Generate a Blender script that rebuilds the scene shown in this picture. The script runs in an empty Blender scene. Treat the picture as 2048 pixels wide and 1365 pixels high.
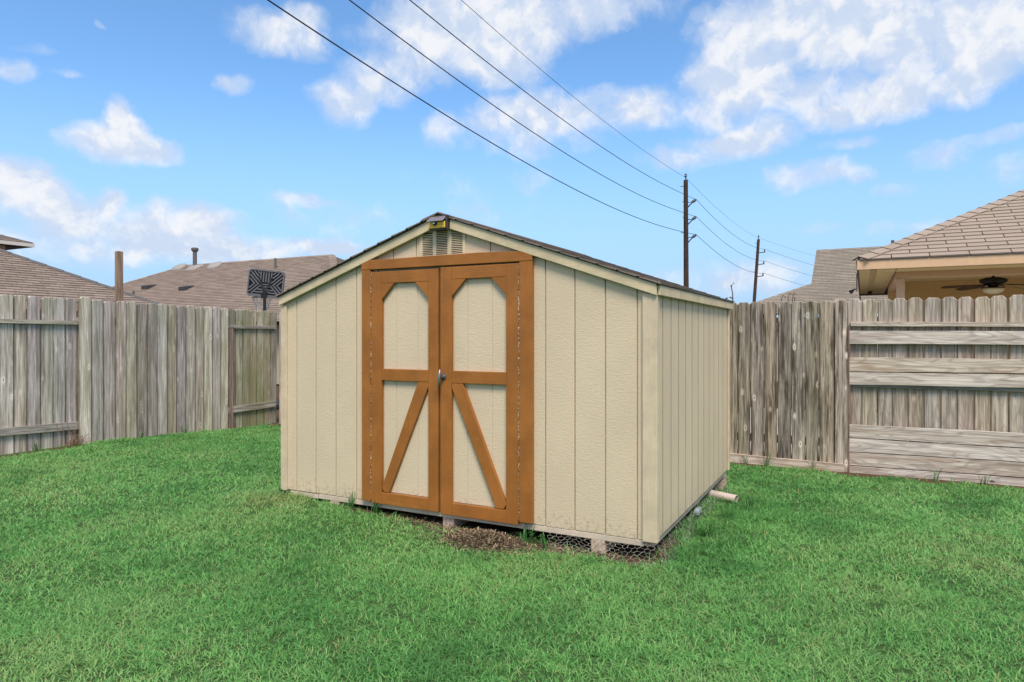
import bpy, math, random
import numpy as np
from mathutils import Vector, Matrix

random.seed(7)
RNG = np.random.default_rng(11)
S = bpy.context.scene
COL = S.collection

# ------------------------------------------------------------------ camera
cam_d = bpy.data.cameras.new('camera')
cam_d.sensor_width = 36.0
cam_d.lens = 36.0 * 1349.4 / 2048.0
cam_d.shift_y = -11.5 / 2048.0
cam_d.clip_start = 0.05
cam_d.clip_end = 3000.0
cam = bpy.data.objects.new('camera', cam_d)
COL.objects.link(cam)
cam.location = (1.0998, -3.9682, 1.3507)
cam.rotation_euler = (math.radians(90), 0, 0.4792)
S.camera = cam
CAM = Vector(cam.location)

# ------------------------------------------------------------------ light
SUN_DIR = Vector((0.34, -0.47, 0.81)).normalized()      # towards the sun
SUN_EL = math.asin(SUN_DIR.z)
SUN_ROT = math.atan2(SUN_DIR.x, SUN_DIR.y)
SKY_STRENGTH = 0.10
SUN_STRENGTH = 2.0
SUN_ANGLE = 22.0
EXPOSURE = 1.07

sun_d = bpy.data.lights.new('sun', 'SUN')
sun_d.energy = SUN_STRENGTH
sun_d.angle = math.radians(SUN_ANGLE)
sun_d.color = (1.0, 0.865, 0.70)
sun = bpy.data.objects.new('sun', sun_d)
COL.objects.link(sun)
sun.location = (-6, -8, 18)
sun.rotation_euler = SUN_DIR.to_track_quat('Z', 'Y').to_euler()

S.view_settings.view_transform = 'Standard'
S.view_settings.look = 'None'
S.view_settings.exposure = EXPOSURE
S.view_settings.gamma = 1.0
S.view_settings.use_curve_mapping = False
S.cycles.max_bounces = 7
S.cycles.diffuse_bounces = 5
S.cycles.glossy_bounces = 2
S.cycles.transmission_bounces = 4


# ------------------------------------------------------------------ node helpers
class NT:
    def __init__(self, tree):
        self.t = tree

    def n(self, typ, ins=None, out=0, **props):
        nd = self.t.nodes.new(typ)
        for k, v in props.items():
            setattr(nd, k, v)
        for k, v in (ins or {}).items():
            self.set(nd.inputs[k], v)
        return nd.outputs[out] if out is not None else nd

    def set(self, sock, v):
        if isinstance(v, bpy.types.NodeSocket):
            self.t.links.new(v, sock)
        else:
            if isinstance(v, (tuple, list)) and len(v) == 3 and sock.type == 'RGBA':
                v = (*v, 1.0)
            sock.default_value = v

    def math(self, op, a, b=0.0, c=0.0, clamp=False):
        return self.n('ShaderNodeMath', {0: a, 1: b, 2: c}, operation=op, use_clamp=clamp)

    def vmath(self, op, a, b=(0, 0, 0), c=(0, 0, 0), out=0):
        ins = {0: a, 1: b}
        if op == 'MULTIPLY_ADD':
            ins[2] = c
        return self.n('ShaderNodeVectorMath', ins, out=out, operation=op)

    def noise(self, vec, scale=5.0, detail=3.0, rough=0.55, dist=0.0, out=0):
        return self.n('ShaderNodeTexNoise', {'Vector': vec, 'Scale': scale, 'Detail': detail, 'Roughness': rough, 'Distortion': dist}, out=out)

    def mapr(self, v, a, b, c=0.0, d=1.0, smooth=True):
        return self.n('ShaderNodeMapRange', {0: v, 1: a, 2: b, 3: c, 4: d}, interpolation_type='SMOOTHSTEP' if smooth else 'LINEAR')

    def mix(self, f, a, b, blend='MIX'):
        nd = self.n('ShaderNodeMix', out=None, data_type='RGBA', blend_type=blend)
        self.set(nd.inputs[0], f)
        self.set(nd.inputs[6], a)
        self.set(nd.inputs[7], b)
        return nd.outputs[2]

    def sep(self, v, i):
        return self.n('ShaderNodeSeparateXYZ', {0: v}, out=i)


def new_mat(name):
    m = bpy.data.materials.new(name)
    m.use_nodes = True
    t = m.node_tree
    t.nodes.clear()
    N = NT(t)
    out = N.n('ShaderNodeOutputMaterial', out=None)
    return m, N, out


def principled(N, out, color, rough=0.7, bump=None, bump_strength=0.3, bump_dist=0.002, metallic=0.0, spec=0.3, **extra):
    nd = N.n('ShaderNodeBsdfPrincipled', out=None)
    N.set(nd.inputs['Base Color'], color)
    N.set(nd.inputs['Roughness'], rough)
    N.set(nd.inputs['Metallic'], metallic)
    N.set(nd.inputs['Specular IOR Level'], spec)
    for k, v in extra.items():
        N.set(nd.inputs[k], v)
    if bump is not None:
        b = N.n('ShaderNodeBump', {'Height': bump, 'Strength': bump_strength, 'Distance': bump_dist})
        N.set(nd.inputs['Normal'], b)
    N.t.links.new(nd.outputs[0], out.inputs[0])
    return nd


def plain(name, col, rough=0.6, metallic=0.0, var=0.12, scale=18.0, bump=0.15):
    m, N, o = new_mat(name)
    p = N.n('ShaderNodeTexCoord', out=3)
    nz = N.noise(p, scale, 4)
    c = N.mix(nz, tuple(v * (1 - var) for v in col), tuple(min(1, v * (1 + var)) for v in col))
    principled(N, o, c, rough, N.noise(p, scale * 6, 3), bump, 0.001, metallic)
    return m


# ------------------------------------------------------------------ world
def build_world():
    w = bpy.data.worlds.new('World')
    S.world = w
    w.use_nodes = True
    t = w.node_tree
    t.nodes.clear()
    N = NT(t)
    out = N.n('ShaderNodeOutputWorld', out=None)
    sky = N.n('ShaderNodeTexSky', out=None, sky_type='NISHITA')
    sky.sun_disc = False
    sky.sun_elevation = SUN_EL
    sky.sun_rotation = SUN_ROT
    sky.air_density = 1.0
    sky.dust_density = 0.4
    sky.ozone_density = 2.2
    hs = N.mix(1.0, sky.outputs[0], (0.69, 0.92, 1.06), 'MULTIPLY')
    d = N.n('ShaderNodeTexCoord', out=0)
    x, y, z = (N.sep(d, i) for i in range(3))
    az = N.math('ARCTAN2', x, y)
    el = N.math('ARCSINE', z)
    # domain warp so cloud outlines are ragged at every scale
    wv = N.n('ShaderNodeCombineXYZ', {0: az, 1: el})
    wn = N.noise(wv, 11.0, 5.0, 0.58, out=1)
    wv2 = N.vmath('MULTIPLY_ADD', wn, (0.07, 0.045, 0), wv)
    wv2 = N.vmath('ADD', wv2, (-0.035, -0.0225, 0))
    acc = None
    for (a, e, ra, re, wt) in CLOUDS:
        q = N.vmath('MULTIPLY_ADD', wv2, (1 / (ra * 1.32), 1 / (re * 1.32), 0), (-a / (ra * 1.32), -e / (re * 1.32), 0))
        dt = N.vmath('DOT_PRODUCT', q, q, out=1)
        v = N.math('MULTIPLY_ADD', dt, -wt, wt)
        acc = v if acc is None else N.math('SMOOTH_MAX', acc, v, 0.25)
    # unseen broken cumulus outside the view, cover raised to whiten the ambient light
    gen = N.noise(N.n('ShaderNodeMapping', {'Vector': d, 'Scale': (1.0, 1.0, 2.6)}), 2.6, 3.0, 0.5)
    gen = N.mapr(gen, 0.34, 0.60, -0.3, 1.1)
    fwd = N.vmath('DOT_PRODUCT', d, (-0.4611, 0.8873, 0.0), out=1)
    outv = N.mapr(fwd, 0.74, 0.52)
    gen = N.math('MULTIPLY', gen, outv)
    acc = N.math('MAXIMUM', N.math('MAXIMUM', acc, 0.0), gen)
    n1 = N.noise(wv2, 19.0, 7.0, 0.60)
    n2 = N.noise(wv2, 9.0, 3.0, 0.5)
    dens = N.math('MULTIPLY_ADD', N.math('SUBTRACT', n1, 0.5), 1.15, acc)
    dens = N.math('MULTIPLY_ADD', N.math('SUBTRACT', n2, 0.5), 0.7, dens)
    has = N.mapr(acc, 0.0, 0.14)
    cov = N.math('MULTIPLY', N.mapr(dens, 0.04, 0.84), has)
    cov = N.math('POWER', cov, 1.1)
    # cloud body: white crowns, blue grey undersides
    up = N.noise(N.vmath('ADD', wv2, (0.006, 0.022, 0)), 22.0, 4.0, 0.55)
    dn = N.noise(wv2, 22.0, 4.0, 0.55)
    lit = N.math('SUBTRACT', dn, up)
    lit = N.mapr(N.math('MULTIPLY_ADD', dens, 0.14, N.math('MULTIPLY', lit, 1.25)), -0.06, 0.33)
    ccol = N.mix(lit, (2.95, 3.45, 4.3), (4.4, 4.45, 4.6))
    ccol = N.mix(N.mapr(dens, 0.9, 1.5, 0, 0.5), ccol, (4.4, 4.45, 4.6))
    # thin veil that pales the blue towards the horizon
    veil = N.mapr(el, 0.02, 0.36, 0.92, 0.0)
    base = N.mix(veil, hs, (2.0, 3.05, 4.5))
    col = N.mix(N.math('MULTIPLY', cov, 0.96), base, ccol)
    bg = N.n('ShaderNodeBackground', {'Color': col, 'Strength': SKY_STRENGTH})
    t.links.new(bg, out.inputs[0])


CLOUDS = [(-1.008,0.239,0.058,0.025,1.0),(-1.001,0.264,0.027,0.025,1.0),(-1.114,0.175,0.05,0.036,1.0),(-1.059,0.142,0.057,0.036,0.95),(-1.019,0.167,0.026,0.022,0.9),(-0.954,0.135,0.1,0.036,0.85),(-0.905,0.149,0.034,0.025,1.0),(-0.869,0.117,0.108,0.023,0.85),(-0.756,0.123,0.062,0.014,0.7),(-1.1,0.115,0.079,0.03,0.55),(-1.027,0.114,0.086,0.025,0.7),(-0.81,0.399,0.07,0.029,0.8),(-0.777,0.423,0.037,0.024,0.75),(-0.872,0.333,0.019,0.011,0.6),(-1.112,0.306,0.017,0.015,0.6),(-1.033,0.373,0.009,0.005,0.4),(-1.1,0.334,0.02,0.006,0.3),(-1.064,0.312,0.021,0.004,0.35),(-0.593,0.41,0.102,0.053,0.85),(-0.508,0.434,0.118,0.052,1.0),(-0.401,0.445,0.139,0.03,0.85),(-0.722,0.323,0.045,0.031,0.7),(-0.658,0.363,0.065,0.038,0.75),(-0.534,0.381,0.103,0.026,0.7),(-0.582,0.293,0.032,0.026,0.65),(-0.49,0.312,0.067,0.032,0.7),(-0.401,0.318,0.11,0.035,0.75),(-0.299,0.314,0.079,0.032,0.7),(-0.453,0.289,0.111,0.031,0.5),(-0.777,0.187,0.049,0.011,0.55),(-0.797,0.171,0.027,0.021,0.3),(-0.101,0.407,0.109,0.044,0.95),(-0.015,0.39,0.13,0.054,1.0),(0.112,0.36,0.113,0.065,1.0),(-0.153,0.351,0.076,0.05,0.85),(-0.194,0.307,0.048,0.027,0.75),(-0.082,0.324,0.088,0.029,0.7),(0.003,0.297,0.081,0.027,0.9),(0.097,0.308,0.089,0.028,0.8),(-0.153,0.268,0.076,0.024,0.8),(-0.214,0.251,0.076,0.015,0.6),(-0.111,0.276,0.039,0.026,0.7),(-0.063,0.217,0.053,0.022,0.65),(-0.021,0.209,0.033,0.013,0.55),(-0.015,0.25,0.041,0.012,0.45),(0.034,0.188,0.025,0.012,0.45),(0.086,0.223,0.04,0.018,0.5),(0.152,0.198,0.022,0.022,0.5),(0.142,0.24,0.044,0.008,0.35),(-0.153,0.078,0.133,0.025,0.5),(0.054,0.139,0.052,0.009,0.35),(-0.051,0.145,0.031,0.009,0.3),(-0.527,0.226,0.11,0.025,0.22),(-0.482,0.17,0.089,0.029,0.22),(-0.173,0.141,0.087,0.028,0.15),(-0.715,0.165,0.084,0.028,0.25)]
build_world()


# ------------------------------------------------------------------ object helpers
def tag(o, label=None, cat=None, group=None, kind=None):
    if label: o['label'] = label
    if cat: o['category'] = cat
    if group: o['group'] = group
    if kind: o['kind'] = kind
    return o


def thing(name, loc, label, cat, group=None):
    o = bpy.data.objects.new(name, None)
    o.empty_display_size = 0.2
    COL.objects.link(o)
    o.location = loc
    return tag(o, label, cat, group)


def wloc(o):
    v = Vector((0, 0, 0))
    while o is not None:
        v += Vector(o.location)
        o = o.parent
    return v


class MB:
    """collects shapes in world coordinates; build() links them as one mesh object"""
    def __init__(self):
        self.v, self.f = [], []

    def add(self, vs, fs):
        b = len(self.v)
        self.v += [tuple(p) for p in vs]
        self.f += [tuple(i + b for i in f) for f in fs]
        return self

    def box(self, x0, x1, y0, y1, z0, z1):
        x0, x1 = sorted((x0, x1)); y0, y1 = sorted((y0, y1)); z0, z1 = sorted((z0, z1))
        return self.add([(x0, y0, z0), (x1, y0, z0), (x1, y1, z0), (x0, y1, z0), (x0, y0, z1), (x1, y0, z1), (x1, y1, z1), (x0, y1, z1)],
                        [(0, 3, 2, 1), (4, 5, 6, 7), (0, 1, 5, 4), (1, 2, 6, 5), (2, 3, 7, 6), (3, 0, 4, 7)])

    def prism(self, poly, axis, a, b):
        """poly: 2d outline, extruded along axis from a to b"""
        def P(p, h):
            if axis == 'y': return (p[0], h, p[1])
            if axis == 'x': return (h, p[0], p[1])
            return (p[0], p[1], h)
        n = len(poly)
        vs = [P(p, a) for p in poly] + [P(p, b) for p in poly]
        fs = [tuple(range(n)), tuple(range(2 * n - 1, n - 1, -1))]
        fs += [(i, i + n, (i + 1) % n + n, (i + 1) % n) for i in range(n)]
        return self.add(vs, fs)

    def tube(self, pts, r, n=6, caps=True):
        pts = [Vector(p) for p in pts]
        rs = r if isinstance(r, (list, tuple)) else [r] * len(pts)
        vs, fs = [], []
        ref = None
        for i, p in enumerate(pts):
            d = (pts[min(i + 1, len(pts) - 1)] - pts[max(i - 1, 0)]).normalized()
            if ref is None:
                ref = d.orthogonal().normalized()
            ref = (ref - d * ref.dot(d))
            ref = ref.normalized() if ref.length > 1e-6 else d.orthogonal().normalized()
            b = d.cross(ref)
            for k in range(n):
                a = 2 * math.pi * k / n
                vs.append(p + (ref * math.cos(a) + b * math.sin(a)) * rs[i])
        for i in range(len(pts) - 1):
            for k in range(n):
                k2 = (k + 1) % n
                fs.append((i * n + k, i * n + k2, (i + 1) * n + k2, (i + 1) * n + k))
        if caps:
            fs.append(tuple(range(n - 1, -1, -1)))
            fs.append(tuple(range((len(pts) - 1) * n, len(pts) * n)))
        return self.add(vs, fs)

    def lathe(self, c, prof, n=16):
        """prof: list of (r, z) from bottom to top"""
        vs, fs = [], []
        for r, z in prof:
            for k in range(n):
                a = 2 * math.pi * k / n
                vs.append((c[0] + r * math.cos(a), c[1] + r * math.sin(a), c[2] + z))
        for i in range(len(prof) - 1):
            for k in range(n):
                k2 = (k + 1) % n
                fs.append((i * n + k, i * n + k2, (i + 1) * n + k2, (i + 1) * n + k))
        fs.append(tuple(range(n - 1, -1, -1)))
        fs.append(tuple(range((len(prof) - 1) * n, len(prof) * n)))
        return self.add(vs, fs)

    def bar(self, a, b, w, t, up=(0, 0, 1)):
        """rectangular bar from a to b; w across, t along up"""
        a, b, up = Vector(a), Vector(b), Vector(up)
        d = (b - a).normalized()
        s = d.cross(up).normalized()
        u = s.cross(d)
        vs = []
        for p in (a, b):
            vs += [p - s * w / 2 - u * t / 2, p + s * w / 2 - u * t / 2, p + s * w / 2 + u * t / 2, p - s * w / 2 + u * t / 2]
        return self.add(vs, [(0, 3, 2, 1), (4, 5, 6, 7), (0, 1, 5, 4), (1, 2, 6, 5), (2, 3, 7, 6), (3, 0, 4, 7)])

    def mesh(self, name, org=(0, 0, 0)):
        me = bpy.data.meshes.new(name)
        me.from_pydata([(p[0] - org[0], p[1] - org[1], p[2] - org[2]) for p in self.v], [], self.f)
        me.update()
        return me

    def build(self, name, mat, parent=None, bevel=0.0, smooth=False, org=None, kind=None):
        """org: own origin in world coordinates (default: that of the parent)"""
        pw = wloc(parent) if parent else Vector((0, 0, 0))
        o_ = Vector(org) if org is not None else pw
        me = self.mesh(name, o_)
        me.materials.append(mat)
        ob = bpy.data.objects.new(name, me)
        COL.objects.link(ob)
        if parent: ob.parent = parent
        ob.location = o_ - pw
        if bevel:
            m = ob.modifiers.new('bevel', 'BEVEL')
            m.width = bevel; m.segments = 2; m.limit_method = 'ANGLE'; m.angle_limit = math.radians(40)
        if smooth:
            for p in me.polygons: p.use_smooth = True
        if kind: ob['kind'] = kind
        return ob


def place(name, me, parent, world, rot=(0, 0, 0), scale=(1, 1, 1)):
    o = bpy.data.objects.new(name, me)
    COL.objects.link(o)
    o.parent = parent
    o.location = Vector(world) - wloc(parent)
    o.rotation_euler = rot
    o.scale = scale
    return o


def np_mesh(name, V, Q, T, mat, attrs=None, smooth=False):
    me = bpy.data.meshes.new(name)
    nq, ntr = len(Q), len(T)
    me.vertices.add(len(V))
    me.vertices.foreach_set('co', np.ascontiguousarray(V, dtype=np.float32).ravel())
    loops = np.concatenate([np.asarray(Q, dtype=np.int32).ravel(), np.asarray(T, dtype=np.int32).ravel()])
    me.loops.add(len(loops))
    me.loops.foreach_set('vertex_index', loops)
    me.polygons.add(nq + ntr)
    starts = np.concatenate([np.arange(nq) * 4, nq * 4 + np.arange(ntr) * 3]).astype(np.int32)
    me.polygons.foreach_set('loop_start', starts)
    me.update(calc_edges=True)
    for k, arr in (attrs or {}).items():
        a = me.attributes.new(k, 'FLOAT', 'POINT')
        a.data.foreach_set('value', np.ascontiguousarray(arr, dtype=np.float32))
    if smooth:
        me.polygons.foreach_set('use_smooth', np.ones(nq + ntr, dtype=bool))
    me.materials.append(mat)
    return me


def vnoise(x, y, scale, seed):
    g = np.random.default_rng(seed).random((256, 256))
    x = np.asarray(x) / scale + 100.3
    y = np.asarray(y) / scale + 80.7
    xi, yi = np.floor(x).astype(int), np.floor(y).astype(int)
    fx, fy = x - xi, y - yi
    fx, fy = fx * fx * (3 - 2 * fx), fy * fy * (3 - 2 * fy)
    a = g[xi % 256, yi % 256]; b = g[(xi + 1) % 256, yi % 256]
    c = g[xi % 256, (yi + 1) % 256]; d = g[(xi + 1) % 256, (yi + 1) % 256]
    return (a * (1 - fx) + b * fx) * (1 - fy) + (c * (1 - fx) + d * fx) * fy


def sstep(a, b, x):
    t = np.clip((np.asarray(x, dtype=float) - a) / (b - a), 0, 1)
    return t * t * (3 - 2 * t)


def gz(x, y):
    """height of the ground"""
    x = np.asarray(x, dtype=float); y = np.asarray(y, dtype=float)
    z = -0.105 * sstep(0.9, 3.9, y)
    z = z + 0.065 * np.exp(-((x + 2.9) / 1.3) ** 2 - ((y + 0.1) / 0.9) ** 2)
    z = z + 0.02 * (vnoise(x, y, 1.6, 3) - 0.5) * (np.abs(x) < 9)
    z = z - 0.05 * sstep(7.6, 9.5, -x) - 0.04 * sstep(4.2, 6, y)
    return z


# ------------------------------------------------------------------ materials
def wood_mat(name, axis, lo, hi, stain, stain_amt=0.5, algae=0.0, algae_col=(0.10, 0.12, 0.05), rings=0.25, pale_knots=0.3, var=0.2, knot=0.66, kscale=6.5, edge=0.0, cast=0.6):
    """weathered board; grain runs along axis of the piece's own coordinates"""
    m, N, o = new_mat(name)
    tc = N.n('ShaderNodeTexCoord', out=3)
    rnd = N.n('ShaderNodeObjectInfo', out='Random')
    off = N.n('ShaderNodeCombineXYZ', {0: N.math('MULTIPLY', rnd, 31.0), 1: N.math('MULTIPLY', rnd, 57.0), 2: N.math('MULTIPLY', rnd, 83.0)})
    p = N.vmath('ADD', tc, off)
    i = 'xyz'.index(axis)
    def st(k):
        s = [1.0, 1.0, 1.0]; s[i] = k
        return N.vmath('MULTIPLY', p, tuple(s))
    grain = N.noise(st(0.03), 95.0, 5.0, 0.65)
    grain2 = N.noise(st(0.05), 30.0, 4.0, 0.6, 0.4)
    broad = N.noise(st(0.08), 21.0, 5.0, 0.66)
    streak = N.noise(st(0.06), 22.0, 3.0, 0.55)
    rn = N.noise(st(0.16), 5.5, 2.0, 0.4)
    ring = N.math('SINE', N.math('MULTIPLY', rn, 95.0))
    ring = N.mapr(ring, 0.2, 1.0)
    c = N.mix(N.mapr(N.math('ADD', N.math('MULTIPLY', grain, 0.5), N.math('MULTIPLY', grain2, 0.5)), 0.36, 0.64), lo, hi)
    c = N.mix(N.math('MULTIPLY', ring, rings), c, tuple(v * 0.55 for v in lo))
    c = N.mix(N.math('MULTIPLY', N.mapr(broad, 0.48, 0.66), stain_amt), c, stain)
    c = N.mix(N.math('MULTIPLY', N.mapr(streak, 0.55, 0.70), stain_amt * 0.9), c, tuple(v * 0.5 for v in stain))
    pale = N.noise(st(0.07), 34.0, 4.0, 0.65)
    c = N.mix(N.math('MULTIPLY', N.mapr(pale, 0.58, 0.76), 0.55), c, tuple(min(1, v * 1.35) for v in hi))
    # knots
    vor = N.n('ShaderNodeTexVoronoi', {'Vector': st(0.45), 'Scale': kscale, 'Randomness': 1.0}, out=None)
    pick = N.mapr(N.sep(vor.outputs['Color'], 0), knot, knot + 0.04)
    kd = N.math('ADD', vor.outputs['Distance'], N.math('MULTIPLY', N.math('SUBTRACT', N.noise(p, 60, 2), 0.5), 0.10))
    halo = N.math('MULTIPLY', N.mapr(kd, 0.26, 0.04), pick)
    c = N.mix(N.math('MULTIPLY', halo, pale_knots), c, tuple(min(1, v * 1.5) for v in hi))
    core = N.math('MULTIPLY', N.mapr(kd, 0.080, 0.035), pick)
    c = N.mix(N.math('MULTIPLY', core, 0.85), c, tuple(v * 0.22 for v in lo))
    if algae > 0:
        wp = N.n('ShaderNodeNewGeometry', out=0)
        an = N.noise(N.vmath('MULTIPLY', wp, (1, 1, 0.45)), 2.6, 5.0, 0.62)
        af = N.mapr(N.math('ADD', an, N.math('MULTIPLY', rnd, 0.12)), 0.46, 0.72)
        c = N.mix(N.math('MULTIPLY', af, algae), c, algae_col)
    if edge > 0:         # patchy dark long edges: shade of the gaps painted in with algae stain
        ex = N.math('ABSOLUTE', N.sep(tc, 0 if axis == 'z' else 2))
        en = N.noise(st(0.2), 26.0, 4.0, 0.65)
        ef = N.mapr(N.math('MULTIPLY_ADD', en, 0.022, ex), 0.066, 0.080)
        c = N.mix(N.math('MULTIPLY', ef, edge), c, tuple(v * 0.42 for v in (lo[0], lo[1], lo[2] * .75)))
    # boards weather to different casts: mauve grey, silver, olive brown, tan
    kind = N.n('ShaderNodeValToRGB', {0: N.math('FRACT', N.math('MULTIPLY', rnd, 13.7))}, out=None)
    kind.color_ramp.interpolation = 'CONSTANT'
    cl = ((0.0, (1.0, .92, .95)), (.2, (1.13, 1.12, 1.10)), (.4, (.86, .83, .75)), (.52, (1.0, .95, .88)), (.7, (.82, .78, .79)), (.85, (1.05, 1.06, .98)))
    kind.color_ramp.elements[0].color = (*cl[0][1], 1)
    kind.color_ramp.elements[1].position = cl[1][0]; kind.color_ramp.elements[1].color = (*cl[1][1], 1)
    for pp, cc in cl[2:]:
        e = kind.color_ramp.elements.new(pp); e.color = (*cc, 1)
    c = N.mix(cast, c, N.mix(1.0, c, kind.outputs[0], 'MULTIPLY'))
    v = N.math('MULTIPLY_ADD', rnd, 2 * var, 1 - var)
    hs = N.n('ShaderNodeHueSaturation', {'Hue': N.math('MULTIPLY_ADD', N.math('FRACT', N.math('MULTIPLY', rnd, 7.31)), 0.02, 0.49), 'Saturation': N.math('MULTIPLY_ADD', N.math('FRACT', N.math('MULTIPLY', rnd, 3.7)), 0.5, 0.7), 'Value': v, 'Color': c})
    principled(N, o, hs, 0.88, N.math('ADD', grain, N.math('MULTIPLY', core, -1.0)), 0.45, 0.003, spec=0.15)
    return m


def siding_mat(name, horiz, col=(0.62, 0.517, 0.378)):
    """cream paint over embossed board; the emboss runs across the board"""
    m, N, o = new_mat(name)
    p = N.n('ShaderNodeNewGeometry', out=0)
    s = [9.0, 9.0, 9.0]
    st = N.vmath('MULTIPLY', p, (0.30, 0.30, 1.0))
    n1 = N.noise(st, 95.0, 3.0, 0.55, 0.5)
    n2 = N.noise(p, 85.0, 3.0, 0.6)
    n3 = N.noise(p, 1.7, 4.0, 0.6)
    h = N.math('ADD', N.math('MULTIPLY', n1, 1.0), N.math('MULTIPLY', n2, 0.45))
    c = N.mix(N.mapr(n3, 0.3, 0.7), tuple(v * 0.95 for v in col), tuple(v * 1.04 for v in col))
    c = N.mix(N.mapr(n1, 0.42, 0.30, 0, 0.16), c, tuple(v * 0.72 for v in col))
    # mud splashes with ragged edges near the base, and a few nail rust spots
    z = N.sep(p, 2)
    low = N.mapr(z, 0.42, 0.10)
    sp = N.mapr(N.math('MULTIPLY_ADD', low, 0.24, N.noise(p, 34.0, 5.0, 0.7)), 0.70, 0.83)
    c = N.mix(N.math('MULTIPLY', sp, 0.42), c, (0.30, 0.235, 0.14))
    vor = N.n('ShaderNodeTexVoronoi', {'Vector': p, 'Scale': 7.0}, out=None)
    spot = N.math('MULTIPLY', N.mapr(vor.outputs['Distance'], 0.028, 0.014), N.mapr(N.sep(vor.outputs['Color'], 1), 0.6, 0.62))
    c = N.mix(N.math('MULTIPLY', spot, 0.75), c, (0.12, 0.085, 0.05))
    principled(N, o, c, 0.55, h, 0.38, 0.005, spec=0.3)
    return m


def trim_mat(name, col, axis, rough=0.5, chips=0.5, chip_col=(0.5, 0.4, 0.28)):
    m, N, o = new_mat(name)
    p = N.n('ShaderNodeNewGeometry', out=0)
    s = {'x': (0.05, 1, 1), 'y': (1, 0.05, 1), 'z': (1, 1, 0.05)}[axis]
    g = N.noise(N.vmath('MULTIPLY', p, s), 120.0, 4.0, 0.6)
    n3 = N.noise(p, 5.0, 4.0, 0.6)
    c = N.mix(N.mapr(n3, 0.3, 0.72), tuple(v * 0.86 for v in col), tuple(v * 1.12 for v in col))
    c = N.mix(N.mapr(g, 0.35, 0.62, 0.14, 0.0), c, tuple(v * 0.5 for v in col))
    vor = N.n('ShaderNodeTexVoronoi', {'Vector': N.vmath('ADD', p, N.vmath('MULTIPLY', N.noise(p, 70, 2, out=1), (0.02, 0.02, 0.02))), 'Scale': 15.0}, out=None)
    sp = N.math('MULTIPLY', N.mapr(vor.outputs['Distance'], 0.075, 0.05), N.mapr(N.sep(vor.outputs['Color'], 0), 0.80, 0.82))
    c = N.mix(N.math('MULTIPLY', sp, chips), c, chip_col)
    sp2 = N.math('MULTIPLY', N.mapr(vor.outputs['Distance'], 0.06, 0.04), N.mapr(N.sep(vor.outputs['Color'], 1), 0.86, 0.87))
    c = N.mix(N.math('MULTIPLY', sp2, 0.7), c, tuple(v * 0.2 for v in col))
    principled(N, o, c, rough, N.math('ADD', g, N.noise(p, 60.0, 3.0)), 0.28, 0.003, spec=0.3)
    return m


def shingle_mat(name, a, b, cdark):
    m, N, o = new_mat(name)
    p = N.n('ShaderNodeNewGeometry', out=0)
    t = N.n('ShaderNodeAttribute', out='Fac', attribute_name='tint')
    r = N.n('ShaderNodeObjectInfo', out='Random')
    f = N.math('FRACT', N.math('ADD', t, r))
    c = N.mix(f, a, b)
    c = N.mix(N.mapr(N.noise(p, 1.1, 4.0, 0.6), 0.45, 0.72, 0, 0.45), c, cdark)
    gr = N.noise(p, 240.0, 2.0, 0.7)
    c = N.mix(N.mapr(gr, 0.35, 0.7, 0.0, 0.6), tuple(v * 0.75 for v in a), c)
    c = N.mix(N.mapr(N.noise(p, 14.0, 4.0, 0.7), 0.55, 0.8, 0, 0.35), c, cdark)
    principled(N, o, c, 0.95, gr, 0.4, 0.003, spec=0.1)
    return m


M = {}
M['picket_l'] = wood_mat('weathered_green_grey_wood', 'z', (0.25, 0.226, 0.205), (0.68, 0.645, 0.60), (0.22, 0.175, 0.14), 0.45, 0.38, (0.26, 0.25, 0.14), 0.10, 0.5, 0.22, 0.5, 9.0, 0.75, 1.0)
M['picket_m'] = wood_mat('mossy_grey_wood', 'z', (0.22, 0.20, 0.15), (0.48, 0.45, 0.37), (0.16, 0.15, 0.08), 0.6, 0.75, (0.17, 0.18, 0.08), 0.10, 0.35, 0.22, 0.5, 9.0, 0.75, 0.7)
M['picket_b'] = wood_mat('stained_brown_grey_wood', 'z', (0.15, 0.122, 0.10), (0.52, 0.46, 0.395), (0.075, 0.058, 0.045), 0.92, 0.12, (0.14, 0.12, 0.06), 0.15, 0.95, 0.20, 0.40, 10.0, 0.7, 0.7)
M['picket_c'] = wood_mat('pale_grey_brown_wood', 'z', (0.24, 0.20, 0.165), (0.56, 0.505, 0.45), (0.18, 0.138, 0.10), 0.55, 0.05, (0.14, 0.12, 0.06), 0.25, 0.6, 0.16, 0.5, 9.0, 0.55, 0.6)
M['board'] = wood_mat('bleached_board', 'x', (0.36, 0.295, 0.25), (0.72, 0.655, 0.60), (0.32, 0.20, 0.125), 0.42, 0.0, (0, 0, 0), 0.38, 0.1, 0.10, 0.6, 5.0, 0.0, 0.3)
M['rail'] = wood_mat('grey_rail', 'x', (0.22, 0.20, 0.175), (0.50, 0.475, 0.435), (0.15, 0.13, 0.10), 0.5, 0.25, (0.15, 0.16, 0.08), 0.25, 0.2, 0.12)
M['post'] = wood_mat('brown_post_wood', 'z', (0.17, 0.105, 0.078), (0.35, 0.23, 0.175), (0.12, 0.07, 0.035), 0.5, 0.0, (0, 0, 0), 0.3, 0.1, 0.08)
M['raw'] = wood_mat('raw_timber', 'y', (0.38, 0.27, 0.20), (0.68, 0.53, 0.42), (0.16, 0.11, 0.06), 0.5, 0.0, (0, 0, 0), 0.3, 0.1, 0.08)
M['joist'] = trim_mat('weathered_cream_paint', (0.58, 0.49, 0.40), 'x', 0.7, 0.9, (0.25, 0.20, 0.13))
M['joist_grey'] = trim_mat('weathered_grey_paint', (0.33, 0.31, 0.27), 'y', 0.7, 0.7, (0.2, 0.16, 0.11))
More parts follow.
